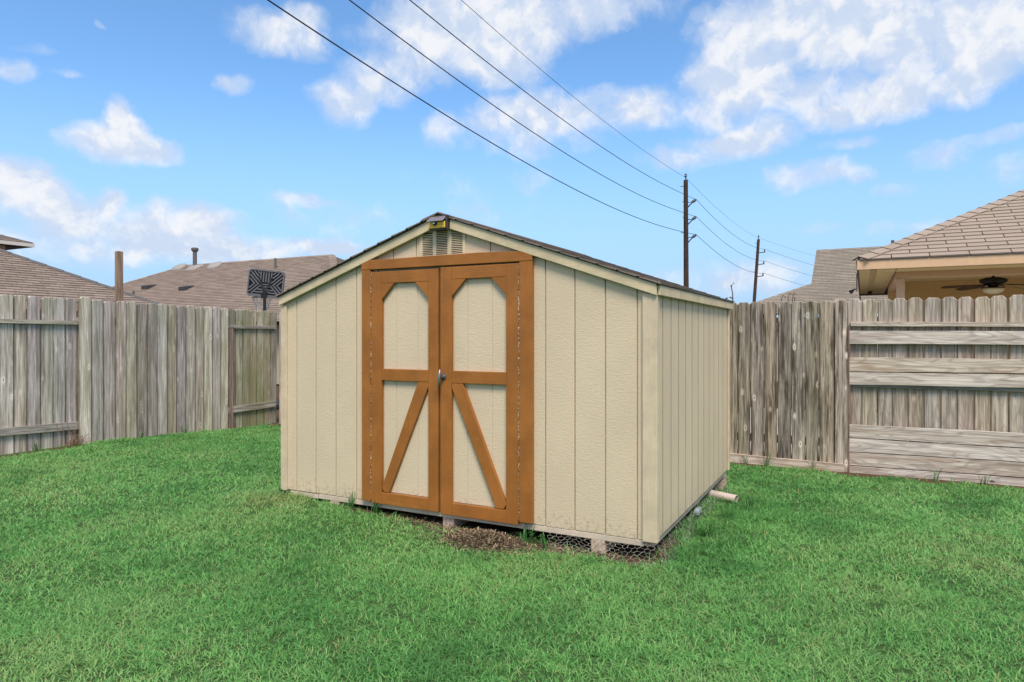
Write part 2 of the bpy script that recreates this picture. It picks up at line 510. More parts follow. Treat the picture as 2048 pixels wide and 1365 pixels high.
M['siding'] = siding_mat('cream_siding', 'x')
M['groove_shade_grime'] = trim_mat('shaded_grimy_groove_paint', (0.30, 0.245, 0.155), 'z', 0.8, 0.2, (0.5, 0.42, 0.3))  # dark groove tone: shade painted into the colour, with olive grime
M['cream_x'] = trim_mat('cream_trim_x', (0.61, 0.512, 0.35), 'x', 0.5, 0.3, (0.4, 0.34, 0.22))
M['cream_z'] = trim_mat('cream_trim_z', (0.61, 0.51, 0.37), 'z', 0.5, 0.3, (0.4, 0.34, 0.22))
M['brown_z'] = trim_mat('brown_paint_z', (0.325, 0.125, 0.028), 'z', 0.45, 0.45, (0.50, 0.34, 0.20))
M['brown_x'] = trim_mat('brown_paint_x', (0.325, 0.125, 0.028), 'x', 0.45, 0.45, (0.50, 0.34, 0.20))
M['dark'] = plain('dark_gap', (0.03, 0.022, 0.016), 0.9)
M['shingle_shed'] = shingle_mat('brown_shed_shingle', (0.22, 0.18, 0.155), (0.52, 0.43, 0.365), (0.14, 0.118, 0.105))
M['shingle_l'] = shingle_mat('tan_brown_shingle', (0.27, 0.215, 0.18), (0.56, 0.46, 0.395), (0.25, 0.205, 0.18))
M['shingle_p'] = shingle_mat('tan_shingle', (0.39, 0.32, 0.265), (0.54, 0.45, 0.38), (0.33, 0.265, 0.22))
M['shingle_g'] = shingle_mat('grey_tan_shingle', (0.30, 0.26, 0.215), (0.54, 0.48, 0.41), (0.24, 0.21, 0.175))
M['deck'] = plain('roof_deck_underlay', (0.10, 0.085, 0.075), 0.9)
M['steel'] = plain('galvanized_steel', (0.30, 0.31, 0.33), 0.4, 0.8)
M['gunmetal'] = plain('dull_zinc', (0.12, 0.14, 0.18), 0.35, 0.7)
M['black'] = plain('black_plastic', (0.018, 0.018, 0.020), 0.45)
M['blackgrey'] = plain('dark_grey_plastic', (0.055, 0.055, 0.06), 0.4)
M['hoopgrey'] = plain('charcoal_plastic', (0.13, 0.135, 0.155), 0.5)
M['hoopdark'] = plain('dark_rib_plastic', (0.006, 0.006, 0.010), 0.8)
M['gutter'] = plain('pale_gutter_paint', (0.62, 0.59, 0.54), 0.5)
M['net'] = plain('white_net', (0.75, 0.70, 0.62), 0.8)
M['tan'] = plain('tan_paint', (0.66, 0.45, 0.28), 0.6)
M['tan_wall'] = plain('tan_brick_wall', (0.60, 0.40, 0.18), 0.8)
M['concrete'] = plain('pale_concrete', (0.52, 0.49, 0.44), 0.9)
M['soffit'] = plain('soffit_paint', (0.66, 0.53, 0.27), 0.7)
M['housewall'] = plain('beige_house_wall', (0.45, 0.39, 0.31), 0.8)
M['pole'] = wood_mat('creosote_pole', 'z', (0.035, 0.022, 0.017), (0.10, 0.06, 0.045), (0.03, 0.02, 0.015), 0.5, 0, (0, 0, 0), 0.2, 0.1, 0.1)
M['wire'] = plain('black_cable', (0.012, 0.012, 0.013), 0.6)
M['porcelain'] = plain('grey_insulator', (0.16, 0.17, 0.19), 0.4)
M['pvc'] = plain('dirty_white_pvc', (0.47, 0.38, 0.34), 0.45, var=0.25, scale=9)
M['chicken'] = plain('galvanized_wire', (0.42, 0.40, 0.36), 0.5, 0.5)
M['fan_wood'] = plain('dark_fan_wood', (0.05, 0.028, 0.016), 0.45)
M['fan_grey'] = plain('grey_fan_blade', (0.14, 0.135, 0.12), 0.5)
M['twig'] = plain('dry_brown_twig', (0.10, 0.07, 0.05), 0.9)
M['rusty_metal'] = plain('dark_flashing', (0.12, 0.11, 0.105), 0.6)
M['lightmetal'] = plain('pale_metal', (0.30, 0.285, 0.275), 0.6, 0.0)

mm, N, o = new_mat('cream_glass')
principled(N, o, (0.80, 0.74, 0.52), 0.25, spec=0.5)
M['bowl'] = mm
mm, N, o = new_mat('solar_cell')
tc_ = N.n('ShaderNodeTexCoord', out=3)
principled(N, o, N.mix(N.noise(tc_, 9), (0.16, 0.14, 0.15), (0.26, 0.23, 0.24)), 0.18, spec=0.6)
M['solar'] = mm
mm, N, o = new_mat('yellow_led_board')
tc_ = N.n('ShaderNodeTexCoord', out=3)
principled(N, o, N.mix(N.noise(tc_, 60), (0.85, 0.50, 0.015), (0.95, 0.66, 0.06)), 0.3, spec=0.5)
M['led'] = mm
M['led_dot'] = plain('amber_led', (0.50, 0.26, 0.01), 0.25)
M['sensor'] = plain('white_sensor', (0.75, 0.72, 0.72), 0.25)
mm, N, o = new_mat('clear_plastic')
principled(N, o, (0.60, 0.70, 0.74), 0.2, spec=0.5, **{'Transmission Weight': 0.75, 'IOR': 1.2})
M['clear'] = mm

# peeling seam: brown paint flaking to white primer and dark wood
mm, N, o = new_mat('peeling_seam')
p_ = N.n('ShaderNodeNewGeometry', out=0)
nz_ = N.noise(N.vmath('MULTIPLY', p_, (1, 1, 0.55)), 130.0, 3.0, 0.7)
c_ = N.mix(N.mapr(nz_, 0.52, 0.58), (0.17, 0.075, 0.02), (0.62, 0.52, 0.42))
c_ = N.mix(N.mapr(N.noise(p_, 45.0, 3.0), 0.53, 0.60), c_, (0.30, 0.125, 0.028))
principled(N, o, c_, 0.8, nz_, 0.6, 0.004)
M['peel'] = mm

# ground: soil with green thatch
mm, N, o = new_mat('soil_and_thatch')
p_ = N.n('ShaderNodeNewGeometry', out=0)
bare = N.n('ShaderNodeAttribute', out='Fac', attribute_name='bare')
soil = N.mix(N.noise(p_, 38.0, 6.0, 0.7), (0.055, 0.034, 0.022), (0.155, 0.10, 0.065))
soil = N.mix(N.mapr(N.noise(N.vmath('MULTIPLY', p_, (1, 0.4, 1)), 90.0, 3.0, 0.7), 0.60, 0.74), soil, (0.34, 0.26, 0.14))
th = N.mix(N.noise(p_, 60.0, 5.0, 0.7), (0.035, 0.085, 0.028), (0.085, 0.15, 0.05))
f_ = N.mapr(N.math('MULTIPLY_ADD', N.math('SUBTRACT', N.noise(p_, 16.0, 4.0), 0.5), 0.5, bare), 0.40, 0.60)
principled(N, o, N.mix(f_, th, soil), 0.95, N.noise(p_, 55.0, 5.0, 0.7), 0.8, 0.02, spec=0.05)
M['ground'] = mm


def grass_mat(name):
    m, N, o = new_mat(name)
    p = N.n('ShaderNodeNewGeometry', out=0)
    t = N.n('ShaderNodeAttribute', out='Fac', attribute_name='tint')
    h = N.n('ShaderNodeAttribute', out='Fac', attribute_name='along')
    rp = N.n('ShaderNodeValToRGB', {0: t}, out=None)
    cr = rp.color_ramp
    cr.elements[0].position = 0.0; cr.elements[0].color = (0.070, 0.215, 0.062, 1)
    cr.elements[1].position = 1.0; cr.elements[1].color = (0.50, 0.43, 0.22, 1)
    for pos, c in ((0.35, (0.130, 0.375, 0.102)), (0.68, (0.225, 0.520, 0.155)), (0.88, (0.32, 0.58, 0.21)), (0.95, (0.32, 0.38, 0.15))):
        e = cr.elements.new(pos); e.color = (*c, 1)
    c = rp.outputs[0]
    pt = N.noise(p, 1.3, 3.0, 0.5)
    c = N.mix(N.mapr(pt, 0.46, 0.66, 0.0, 0.40), c, N.mix(0.5, c, (0.33, 0.46, 0.19)))
    c = N.mix(N.mapr(pt, 0.46, 0.30, 0.0, 0.45), c, (0.060, 0.195, 0.060))
    d = N.n('ShaderNodeBsdfPrincipled', {'Base Color': c, 'Roughness': 0.45, 'Specular IOR Level': 0.25}, out=0)
    tr = N.n('ShaderNodeBsdfTranslucent', {'Color': c})
    mx = N.n('ShaderNodeMixShader', {0: 0.32, 1: d, 2: tr})
    N.t.links.new(mx, o.inputs[0])
    return m


M['grass'] = grass_mat('lawn_grass_blades')
mm, N, o = new_mat('dead_grass_strands')
t_ = N.n('ShaderNodeAttribute', out='Fac', attribute_name='tint')
rp = N.n('ShaderNodeValToRGB', {0: t_}, out=None)
rp.color_ramp.elements[0].color = (0.042, 0.031, 0.025, 1)
rp.color_ramp.elements[1].color = (0.58, 0.48, 0.29, 1)
e_ = rp.color_ramp.elements.new(0.5); e_.color = (0.165, 0.125, 0.088, 1)
principled(N, o, rp.outputs[0], 0.8, spec=0.1)
M['straw'] = mm
mm, N, o = new_mat('weed_leaf')
p_ = N.n('ShaderNodeNewGeometry', out=0)
principled(N, o, N.mix(N.noise(p_, 25), (0.025, 0.10, 0.025), (0.07, 0.20, 0.05)), 0.45, spec=0.3)
M['weed'] = mm


# ------------------------------------------------------------------ ground
def build_ground():
    xs = np.concatenate([[-600, -250, -100, -50, -25, -14, -10.5], np.arange(-9, 7.01, 0.09), [8.5, 12, 20, 40, 90, 250, 600]])
    ys = np.concatenate([[-600, -250, -100, -40, -20, -12, -9], np.arange(-7, 5.01, 0.09), [6.5, 9, 14, 25, 50, 110, 250, 600]])
    X, Y = np.meshgrid(xs, ys, indexing='ij')
    Z = gz(X, Y) - 0.004
    V = np.stack([X, Y, Z], -1).reshape(-1, 3)
    n, m = len(xs), len(ys)
    I = np.arange(n * m).reshape(n, m)
    Q = np.stack([I[:-1, :-1], I[1:, :-1], I[1:, 1:], I[:-1, 1:]], -1).reshape(-1, 4)
    b = bare_amount(X, Y).reshape(-1)
    me = np_mesh('ground', V, Q, np.zeros((0, 3), int), M['ground'], {'bare': b}, True)
    o = bpy.data.objects.new('ground', me)
    COL.objects.link(o)
    o['kind'] = 'structure'


def bare_amount(x, y):
    x = np.asarray(x, dtype=float); y = np.asarray(y, dtype=float)
    under = sstep(-0.02, 0.06, y) * sstep(2.50, 2.40, y) * sstep(-3.02, -2.94, x) * sstep(-0.03, -0.10, x)
    # worn strip in front of the shed, widest by the middle block
    d = -y + (vnoise(x, y, 0.25, 21) - 0.5) * 0.14
    wdt = 0.05 + 0.19 * np.exp(-((x + 1.02) / 0.42) ** 2) + 0.06 * np.exp(-((x + 0.25) / 0.35) ** 2)
    front = sstep(wdt + 0.05, wdt - 0.05, d) * sstep(-2.75, -2.35, x) * sstep(0.1, 0.0, x) * sstep(-0.6, -0.5, -np.abs(y))
    # strip along the back fence and by the left fence step
    bf = 0.75 * sstep(3.86, 4.02, y + (vnoise(x, y, 0.3, 5) - 0.5) * 0.25)
    lf = 0.8 * np.exp(-((x + 7.40) / 0.10) ** 2) * sstep(1.2, 1.0, y) * sstep(-3.0, -0.2, y)
    pipe = 0.7 * np.exp(-((x - 0.10) / 0.10) ** 2 - ((y - 1.68) / 0.09) ** 2)
    out = np.where((x < -7.65) | (y > 4.4), 0.3, 0)
    return np.clip(np.maximum.reduce([under, front, bf, lf, pipe, out]), 0, 1)


# ------------------------------------------------------------------ grass
def blades(name, P, H, W, tint, mat, lean=0.55, flat=None):
    n = len(P)
    a = RNG.random(n) * 2 * np.pi
    l = 0.35 + np.abs(RNG.normal(0.0, 1.0, n)) * lean
    if flat is not None: l = flat
    dx, dy = np.cos(a) * l * H, np.sin(a) * l * H
    w = RNG.random(n) * 2 * np.pi
    wx, wy = np.cos(w) * W / 2, np.sin(w) * W / 2
    V = np.empty((n, 5, 3), np.float32)
    V[:, 0] = np.stack([P[:, 0] - wx, P[:, 1] - wy, P[:, 2]], -1)
    V[:, 1] = np.stack([P[:, 0] + wx, P[:, 1] + wy, P[:, 2]], -1)
    mz = P[:, 2] + H * 0.55
    V[:, 2] = np.stack([P[:, 0] + wx * 0.85 + dx * 0.35, P[:, 1] + wy * 0.85 + dy * 0.35, mz], -1)
    V[:, 3] = np.stack([P[:, 0] - wx * 0.85 + dx * 0.35, P[:, 1] - wy * 0.85 + dy * 0.35, mz], -1)
    V[:, 4] = np.stack([P[:, 0] + dx, P[:, 1] + dy, P[:, 2] + H / np.sqrt(1 + 0.5 * l * l)], -1)
    b = np.arange(n)[:, None] * 5
    Q = b + np.array([[0, 1, 2, 3]])
    T = b + np.array([[3, 2, 4]])
    at = {'tint': np.repeat(tint, 5), 'along': np.tile([0, 0, .55, .55, 1], n)}
    return np_mesh(name, V.reshape(-1, 3), Q, T, mat, at)


def shed_dist(x, y):
    dx = np.maximum(np.maximum(-3.03 - x, x - 0.02), 0)
    dy = np.maximum(np.maximum(-0.0 - y, y - 2.46), 0)
    return np.hypot(dx, dy)


def build_grass():
    Pl, Wl = [], []
    cx, cy = CAM.x, CAM.y
    for (r0, r1, dens, w) in ((0.9, 4.2, 17500, 0.0039), (4.2, 6.0, 10500, 0.0047), (6.0, 13.0, 5600, 0.0062)):
        x0, x1, y0, y1 = -7.47, 6.0, -6.0, 4.12
        n = int((x1 - x0) * (y1 - y0) * dens)
        x = RNG.random(n) * (x1 - x0) + x0
        y = RNG.random(n) * (y1 - y0) + y0
        r = np.hypot(x - cx, y - cy)
        fwd = (x - cx) * -0.4611 + (y - cy) * 0.8873
        side = np.abs((x - cx) * 0.8873 + (y - cy) * 0.4611)
        keep = (r >= r0) & (r < r1) & (fwd > -0.4) & (side < fwd * 1.0 + 1.6)
        x, y = x[keep], y[keep]
        hid = (x > -2.8) & (x < -0.3) & (y > 2.55)
        bare = bare_amount(x, y)
        p = 1.0 - sstep(0.25, 0.62, bare + (vnoise(x, y, 0.12, 9) - 0.5) * 0.3) * 0.97
        clump = 0.22 + 1.1 * vnoise(x, y, 0.036, 14)
        clump *= 1 - 0.75 * sstep(0.74, 0.86, vnoise(x, y, 0.085, 52)) * (vnoise(x, y, 0.5, 53) > 0.4)
        keep = (RNG.random(len(x)) < p * clump) & ~hid
        inside = (x > -3.0) & (x < -0.10) & (y > 0.04) & (y < 2.44)
        keep &= ~inside
        Pl.append(np.stack([x[keep], y[keep]], -1)); Wl.append(np.full(keep.sum(), w))
    P = np.concatenate(Pl); W = np.concatenate(Wl)
    n = len(P)
    x, y = P[:, 0], P[:, 1]
    sd = shed_dist(x, y)
    H = 0.020 + 0.016 * RNG.random(n)
    H *= 0.72 + 0.6 * vnoise(x, y, 0.22, 31)
    tall = np.exp(-(sd / 0.16) ** 2) * (vnoise(x, y, 0.16, 77) > 0.42)
    right = np.exp(-((x - 0.28) / 0.26) ** 2) * sstep(-0.2, 0.2, y) * sstep(2.3, 1.7, y)
    H *= 1 + 1.1 * tall * (y < 2.4) + 1.0 * right * (vnoise(x, y, 0.14, 78))
    H *= 1 + 0.7 * np.exp(-((x + 7.44) / 0.12) ** 2) * (vnoise(x, y, 0.2, 79) > 0.45)
    H *= 1 + 0.9 * sstep(3.7, 4.0, y) * (vnoise(x, y, 0.2, 80) > 0.6)
    W = W * (0.8 + 0.5 * RNG.random(n))
    z = gz(x, y) - 0.006
    P3 = np.stack([x, y, z], -1)
    big = vnoise(x, y, 0.9, 41) * 0.5 + vnoise(x, y, 0.32, 42) * 0.3 + vnoise(x, y, 0.10, 43) * 0.2
    tint = np.clip(0.05 + 0.95 * big + RNG.normal(0, 0.21, n), 0, 0.90)
    # pale, drier patches, and darker grass close to the shed's right side
    for (px, py, pr, amt) in ((1.75, 0.85, 0.55, 0.22), (0.9, 0.3, 0.5, 0.10), (-3.4, -0.8, 0.9, 0.14), (-5.5, 0.4, 0.9, 0.14), (-2.2, -2.4, 0.8, 0.15), (1.6, -0.8, 0.7, 0.10), (-2.9, -0.12, 0.25, 0.30), (-0.45, -0.27, 0.30, 0.30), (-1.9, -0.15, 0.25, 0.16)):
        tint += amt * np.exp(-((x - px) ** 2 + (y - py) ** 2) / pr ** 2) * (0.5 + vnoise(x, y, 0.15, 90))
    tint -= 0.28 * right + 0.20 * np.exp(-((x - 0.9) / 0.5) ** 2 - ((y - 1.6) / 0.8) ** 2)
    dead = RNG.random(n) < 0.014 + 0.05 * (vnoise(x, y, 0.2, 91) > 0.68)
    tint = np.clip(tint, 0.0, 0.93)
    tint[dead] = 0.94 + 0.06 * RNG.random(dead.sum())
    me = blades('grass', P3, H, W, tint, M['grass'], 1.15)
    o = bpy.data.objects.new('grass', me)
    COL.objects.link(o)
    tag(o, 'short green lawn grass covering the fenced yard around the shed', 'grass', kind='stuff')
    print('blades', n)


def build_straw():
    # loose heap of dead clippings in front of the middle block
    n = 5200
    x = RNG.normal(-1.08, 0.17, n); y = RNG.normal(-0.17, 0.075, n)
    n2 = 1500
    x = np.concatenate([x, RNG.uniform(-1.85, -0.2, n2)]); y = np.concatenate([y, RNG.normal(-0.05, 0.06, n2)])
    k = (y > -0.42)
    x, y = x[k], y[k]
    n = len(x)
    mound = 0.065 * np.exp(-((x + 1.08) / 0.22) ** 2 - ((y + 0.15) / 0.12) ** 2)
    z = gz(x, y) + mound * RNG.random(n) ** 0.5
    L = RNG.uniform(0.02, 0.07, n)
    a = RNG.random(n) * 2 * np.pi
    el = RNG.normal(0.15, 0.3, n)
    W = RNG.uniform(0.0016, 0.0032, n)
    d = np.stack([np.cos(a) * np.cos(el), np.sin(a) * np.cos(el), np.sin(el)], -1)
    s = np.stack([-np.sin(a), np.cos(a), np.zeros(n)], -1) * W[:, None]
    c = np.stack([x, y, z + 0.004], -1)
    V = np.stack([c - d * L[:, None] / 2 - s, c - d * L[:, None] / 2 + s, c + d * L[:, None] / 2 + s, c + d * L[:, None] / 2 - s], 1).reshape(-1, 3)
    Q = np.arange(n)[:, None] * 4 + np.array([[0, 1, 2, 3]])
    tint = np.clip(RNG.normal(0.42, 0.26, n), 0, 1)
    me = np_mesh('dead_grass_heap', V, Q, np.zeros((0, 3), int), M['straw'], {'tint': np.repeat(tint, 4)})
    # the dirt core of the heap
    o = bpy.data.objects.new('dead_grass_heap', me)
    COL.objects.link(o)
    tag(o, 'brown heap of dead grass clippings in front of the shed doors', 'dead grass', kind='stuff')
    u = np.linspace(-1, 1, 25)
    X, Y = np.meshgrid(u, u, indexing='ij')
    X2, Y2 = -1.08 + X * 0.42, -0.16 + Y * 0.24
    Z = gz(X2, Y2) - 0.012 + 0.062 * np.exp(-(X / 0.52) ** 2 - (Y / 0.5) ** 2) * (0.7 + 0.6 * vnoise(X2, Y2, 0.05, 61))
    I = np.arange(625).reshape(25, 25)
    Q = np.stack([I[:-1, :-1], I[1:, :-1], I[1:, 1:], I[:-1, 1:]], -1).reshape(-1, 4)
    me = np_mesh('dirt_mound', np.stack([X2, Y2, Z], -1).reshape(-1, 3), Q, np.zeros((0, 3), int), M['ground'], {'bare': np.ones(625)}, True)
    o = bpy.data.objects.new('dirt_mound', me)
    COL.objects.link(o)
    o['kind'] = 'structure'


# ------------------------------------------------------------------ shingles
def clip_rect(poly, u0, u1, v0, v1):
    def cut(ps, f, inter):
        out = []
        for i in range(len(ps)):
            a, b = ps[i - 1], ps[i]
            fa, fb = f(a), f(b)
            if fa != fb: out.append(inter(a, b))
            if fb: out.append(b)
        return out
    def at_u(u): return lambda a, b: (u, a[1] + (b[1] - a[1]) * (u - a[0]) / (b[0] - a[0]))
    def at_v(v): return lambda a, b: (a[0] + (b[0] - a[0]) * (v - a[1]) / (b[1] - a[1]), v)
    ps = list(poly)
    for f, it in ((lambda p: p[0] >= u0, at_u(u0)), (lambda p: p[0] <= u1, at_u(u1)), (lambda p: p[1] >= v0, at_v(v0)), (lambda p: p[1] <= v1, at_v(v1))):
        if len(ps) < 3: return []
        ps = cut(ps, f, it)
    return ps


def shingle_roof(poly, O, U, V, e, tab, mat, parent, mode, thick=0.006, gap=0.005, limit=300, jit=0.0, name='shingle'):
    """lay tabs over a convex roof outline given in (u, v); V runs up the slope"""
    O, U, V = Vector(O), Vector(U).normalized(), Vector(V).normalized()
    Nn = U.cross(V).normalized()
    us = [p[0] for p in poly]; vs = [p[1] for p in poly]
    tabs = []
    i = 0
    v = min(vs)
    while v < max(vs):
        u = min(us) - tab * ((i % 2) * 0.5 + 0.13 + random.uniform(0, jit))
        while u < max(us):
            ps = clip_rect(poly, u + gap / 2, u + tab - gap / 2, v, min(v + e + 0.02, max(vs)))
            if len(ps) >= 3:
                ar = abs(sum(ps[k - 1][0] * ps[k][1] - ps[k][0] * ps[k - 1][1] for k in range(len(ps)))) / 2
                if ar > 2e-4: tabs.append((ps, v))
            u += tab
        v += e
        i += 1
    def tabmesh(mb, ps, v0, org):
        n = len(ps)
        dz = random.uniform(0, thick * 0.25)
        top = [O + U * p[0] + V * p[1] + Nn * (thick * 2.1 + dz - (thick * 1.9) * (p[1] - v0) / (e + 0.02)) for p in ps]
        bot = [O + U * p[0] + V * p[1] - Nn * 0.003 for p in ps]
        fs = [tuple(range(n))] + [(k, k + n, (k + 1) % n + n, (k + 1) % n) for k in range(n)]
        mb.add(top + bot, fs)
        return n
    rest = tabs
    if mode == 'objects':
        tabs.sort(key=lambda t: (O + U * t[0][0][0] + V * t[0][0][1] - CAM).length)
        for ps, v0 in tabs[:limit]:
            mb = MB()
            tabmesh(mb, ps, v0, None)
            mb.build(name, mat, parent)
        rest = tabs[limit:]
    if rest:
        mb = MB(); tint = []
        for ps, v0 in rest:
            n = tabmesh(mb, ps, v0, None)
            tint += [random.random()] * (2 * n)
        ob = mb.build(name, mat, parent, kind='stuff')
        a = ob.data.attributes.new('tint', 'FLOAT', 'POINT')
        a.data.foreach_set('value', tint)


# ------------------------------------------------------------------ shed
def build_shed():
    T = thing('storage_shed', (-1.515, 1.23, 0.0), 'cream wooden storage shed with brown double doors on the lawn', 'shed')
    SL = 0.345
    XL, XR, D = -3.03, 0.0, 2.464
    AX = (XL + XR) / 2
    ZB = 0.118
    def rake(x, base):           # height of a line that follows the roof slope
        return base + SL * min(x - XL, XR - x)
    # body behind the boards
    b = MB()
    b.prism([(XL + .02, ZB), (XR - .02, ZB), (XR - .02, 1.63), (AX, 1.63 + SL * 1.5), (XL + .02, 1.63)], 'y', 0.013, 0.03)
    b.box(XR - .05, XR - .026, .03, D - .02, ZB, 1.63)
    b.box(XL + .013, XL + .03, .03, D - .02, ZB, 1.63)
    b.build('wall_sheathing', M['cream_z'], T)
    b = MB()
    b.prism([(XL, ZB), (XR, ZB), (XR, 1.63), (AX, 1.63 + SL * 1.5), (XL, 1.63)], 'y', D - .02, D)
    b.build('rear_wall', M['siding'], T)
    # front boards between the grooves
    E = [0.0, -.109, -.312, -.515, -.719, -.922, -1.125, -1.328, -1.532, -1.735, -1.938, -2.082, -2.282, -2.485, -2.688, -2.89, -3.03]
    for i in range(len(E) - 1):
        x1, x0 = E[i] - .004, E[i + 1] + .004
        if i == 0: x1 = -.005
        if i == len(E) - 2: x0 = XL + .005
        zb = ZB if (x1 < -2.25 or x0 > -.79) else 1.86
        if x0 < -2.25 < x1:
            pass
        zb += random.uniform(-.0015, .0015)
        poly = [(x0, zb), (x1, zb), (x1, rake(x1, 1.635))]
        if x0 < AX < x1: poly.append((AX, rake(AX, 1.635)))
        poly.append((x0, rake(x0, 1.635)))
        MB().prism(poly, 'y', 0.0, 0.0128).build('siding_board', M['siding'], T, bevel=.003)
        if zb > 1 and (x0 < -2.2 or x1 > -.82):
            pass
    # the boards that the jambs overlap
    MB().box(-.918, -.723, 0.0, .0128, ZB, 1.858).build('siding_board', M['siding'], T, bevel=.003)
    MB().box(-2.278, -2.086, 0.0, .0128, ZB, 1.858).build('siding_board', M['siding'], T, bevel=.003)
    # right wall boards
    ys = [.012] + [.177 + .2032 * k for k in range(12)]
    for i in range(len(ys)):
        y0 = ys[i] + .0075
        y1 = ys[i + 1] - .0075 if i + 1 < len(ys) else D - .002
        if y1 > D: y1 = D - .002
        if y1 - y0 < .02: continue
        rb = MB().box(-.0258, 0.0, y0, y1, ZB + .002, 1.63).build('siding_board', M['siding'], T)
        rb.data.materials.append(M['groove_shade_grime'])
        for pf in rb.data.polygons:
            if abs(pf.normal.y) > .9: pf.material_index = 1  # groove sides carry painted shade and grime so the lines read dark
    # left wall boards
    y = .012
    while y < D - .03:
        MB().box(XL, XL + .0128, y + .004, min(y + .2, D - .002), ZB + .002, 1.63).build('siding_board', M['siding'], T)
        y += .2032
    # corner trim
    MB().box(-.072, .019, -.019, -.0005, ZB - .004, 1.60).build('corner_trim', M['cream_z'], T, bevel=.003)
    MB().box(.0006, .019, .0, .034, ZB - .004, 1.60).build('corner_trim', M['cream_z'], T, bevel=.003)
    MB().box(.0006, .016, D - .035, D, ZB - .004, 1.60).build('corner_trim', M['cream_z'], T, bevel=.003)
    MB().prism([(XL - .015, ZB + .01), (XL + .0, ZB - .006), (XL + .045, ZB - .006), (XL + .045, 1.586), (XL - .015, 1.586)], 'y', -.019, -.0005).build('corner_trim', M['cream_z'], T, bevel=.003)
    # rake boards and eave fascia
    def rk(x): return rake(x, 1.593)
    hv = .068
    MB().prism([(XL - .016, rk(XL - .016)), (AX - .0008, rk(AX)), (AX - .0008, rk(AX) + hv), (XL - .016, rk(XL - .016) + hv)], 'y', -.040, -.0205).build('rake_board', M['cream_x'], T, bevel=.003)
    MB().prism([(AX + .0008, rk(AX)), (XR + .020, rk(XR + .020)), (XR + .020, rk(XR + .020) + hv), (AX + .0008, rk(AX) + hv)], 'y', -.040, -.0205).build('rake_board', M['cream_x'], T, bevel=.003)
    # blocking that carries the rake boards proud of the siding
    MB().prism([(XL, 1.625), (AX, 1.625 + SL * 1.515), (XR, 1.625), (XR, 1.65), (AX, 1.65 + SL * 1.515), (XL, 1.65)], 'y', -.0203, -.0002).build('rake_blocking', M['cream_x'], T)
    MB().box(.0205, .039, -.020, D + .03, 1.588, 1.648).build('eave_fascia', M['cream_x'], T, bevel=.003)
    MB().box(XL - .018, XL - .0005, .0005, D + .03, 1.588, 1.648).build('eave_fascia', M['cream_x'], T, bevel=.003)
    MB().box(.0005, .0203, .036, D - .036, 1.604, 1.648).build('eave_blocking', M['cream_x'], T)
    # roof
    zr = 1.670
    e_ = .040
    def rz(x): return zr + SL * min(x - XL, XR - x)
    b = MB()
    e2 = .022
    b.prism([(XL - e2, rz(XL - e2)), (AX, rz(AX)), (XR + e_, rz(XR + e_)), (XR + e_, rz(XR + e_) - .009), (AX, rz(AX) - .009), (XL - e2, rz(XL - e2) - .009)], 'y', -.047, D + .05)
    roof = b.build('roof', M['deck'], T)
    L = math.hypot(1.515 + e_, SL * (1.515 + e_))
    k = 1 / math.hypot(1, SL)
    shingle_roof([(0, 0), (D + .11, 0), (D + .11, L), (0, L)], (XR + e_ + .008, -.055, rz(XR + e_ + .008) + .001), (0, 1, 0), (-k, 0, SL * k), .135, .32, M['shingle_shed'], roof, 'objects', .0042, .006, 140)
    shingle_roof([(0, 0), (D + .12, 0), (D + .12, L), (0, L)], (XL - e2 - .006, D + .058, rz(XL - e2 - .006) + .001), (0, -1, 0), (k, 0, SL * k), .135, .32, M['shingle_shed'], roof, 'objects', .0042, .006, 140)
    y = -.058
    while y < D + .04:
        mb = MB()
        h0, h1 = .017, .011
        vs = []
        for (yy, h) in ((y, h0), (y + .17, h1)):
            for dx in (-.13, -.02, .02, .13):
                vs.append((AX + dx, yy, rz(AX + dx) + h - (.004 if abs(dx) < .03 else 0)))
        vs += [(p[0], p[1], p[2] - .006) for p in vs]
        mb.add(vs, [(0, 1, 5, 4), (1, 2, 6, 5), (2, 3, 7, 6), (0, 8, 9, 1), (1, 9, 10, 2), (2, 10, 11, 3), (0, 4, 12, 8), (3, 11, 15, 7)])
        mb.build('ridge_shingle', M['shingle_shed'], roof)
        y += .145
    # floor frame and skids
    MB().box(-2.66, -.07, .0015, .04, .078, .1155).build('rim_joist', M['joist'], T, bevel=.003)
    MB().box(-2.96, -2.668, .004, .042, .074, .1115).build('rim_joist', M['joist'], T, bevel=.003)['label'] = 'short broken end of the rim joist, greener and lower'
    MB().box(-.055, -.012, .055, D - .01, .076, .1155).build('rim_joist', M['joist_grey'], T, bevel=.003)
    MB().box(-.066, -.006, .006, .05, .084, .1155).build('rim_joist', M['raw'], T, bevel=.003)
    MB().box(XL + .02, XL + .06, .05, D - .01, .080, .1155).build('rim_joist', M['joist_grey'], T)
    MB().box(XL + .02, XR - .02, .05, D - .02, .1157, .1178).build('floor', M['dark'], T)
    for (x, mt) in ((-1.465, M['raw']), (-.362, M['raw']), (-2.5, M['raw'])):
        MB().box(x - .045, x + .045, .003, D - .03, -.005 if x > -2 else .02, .079).build('skid', mt, T, bevel=.003)
    for (x, y) in ((-.03, D - .12), (-2.9, D - .12)):
        MB().box(x - .06, x + .02, y, y + .1, -.08, .075).build('rear_block', M['raw'], T)

    # door surround
    def hz(x): return min(1.912, rake(x, 1.598) )
    MB().prism([(-2.203, 1.834), (-.797, 1.834), (-.797, rake(-.797, 1.596)), (-.862, 1.899), (-1.2, 1.909), (-1.9, 1.905), (-2.13, rake(-2.13, 1.595)), (-2.203, rake(-2.203, 1.594))], 'y', -.0395, -.0015).build('door_header', M['brown_x'], T, bevel=.003)
    MB().box(-2.200, -2.122, -.037, -.0015, .127, 1.8335).build('door_jamb', M['brown_z'], T, bevel=.003)
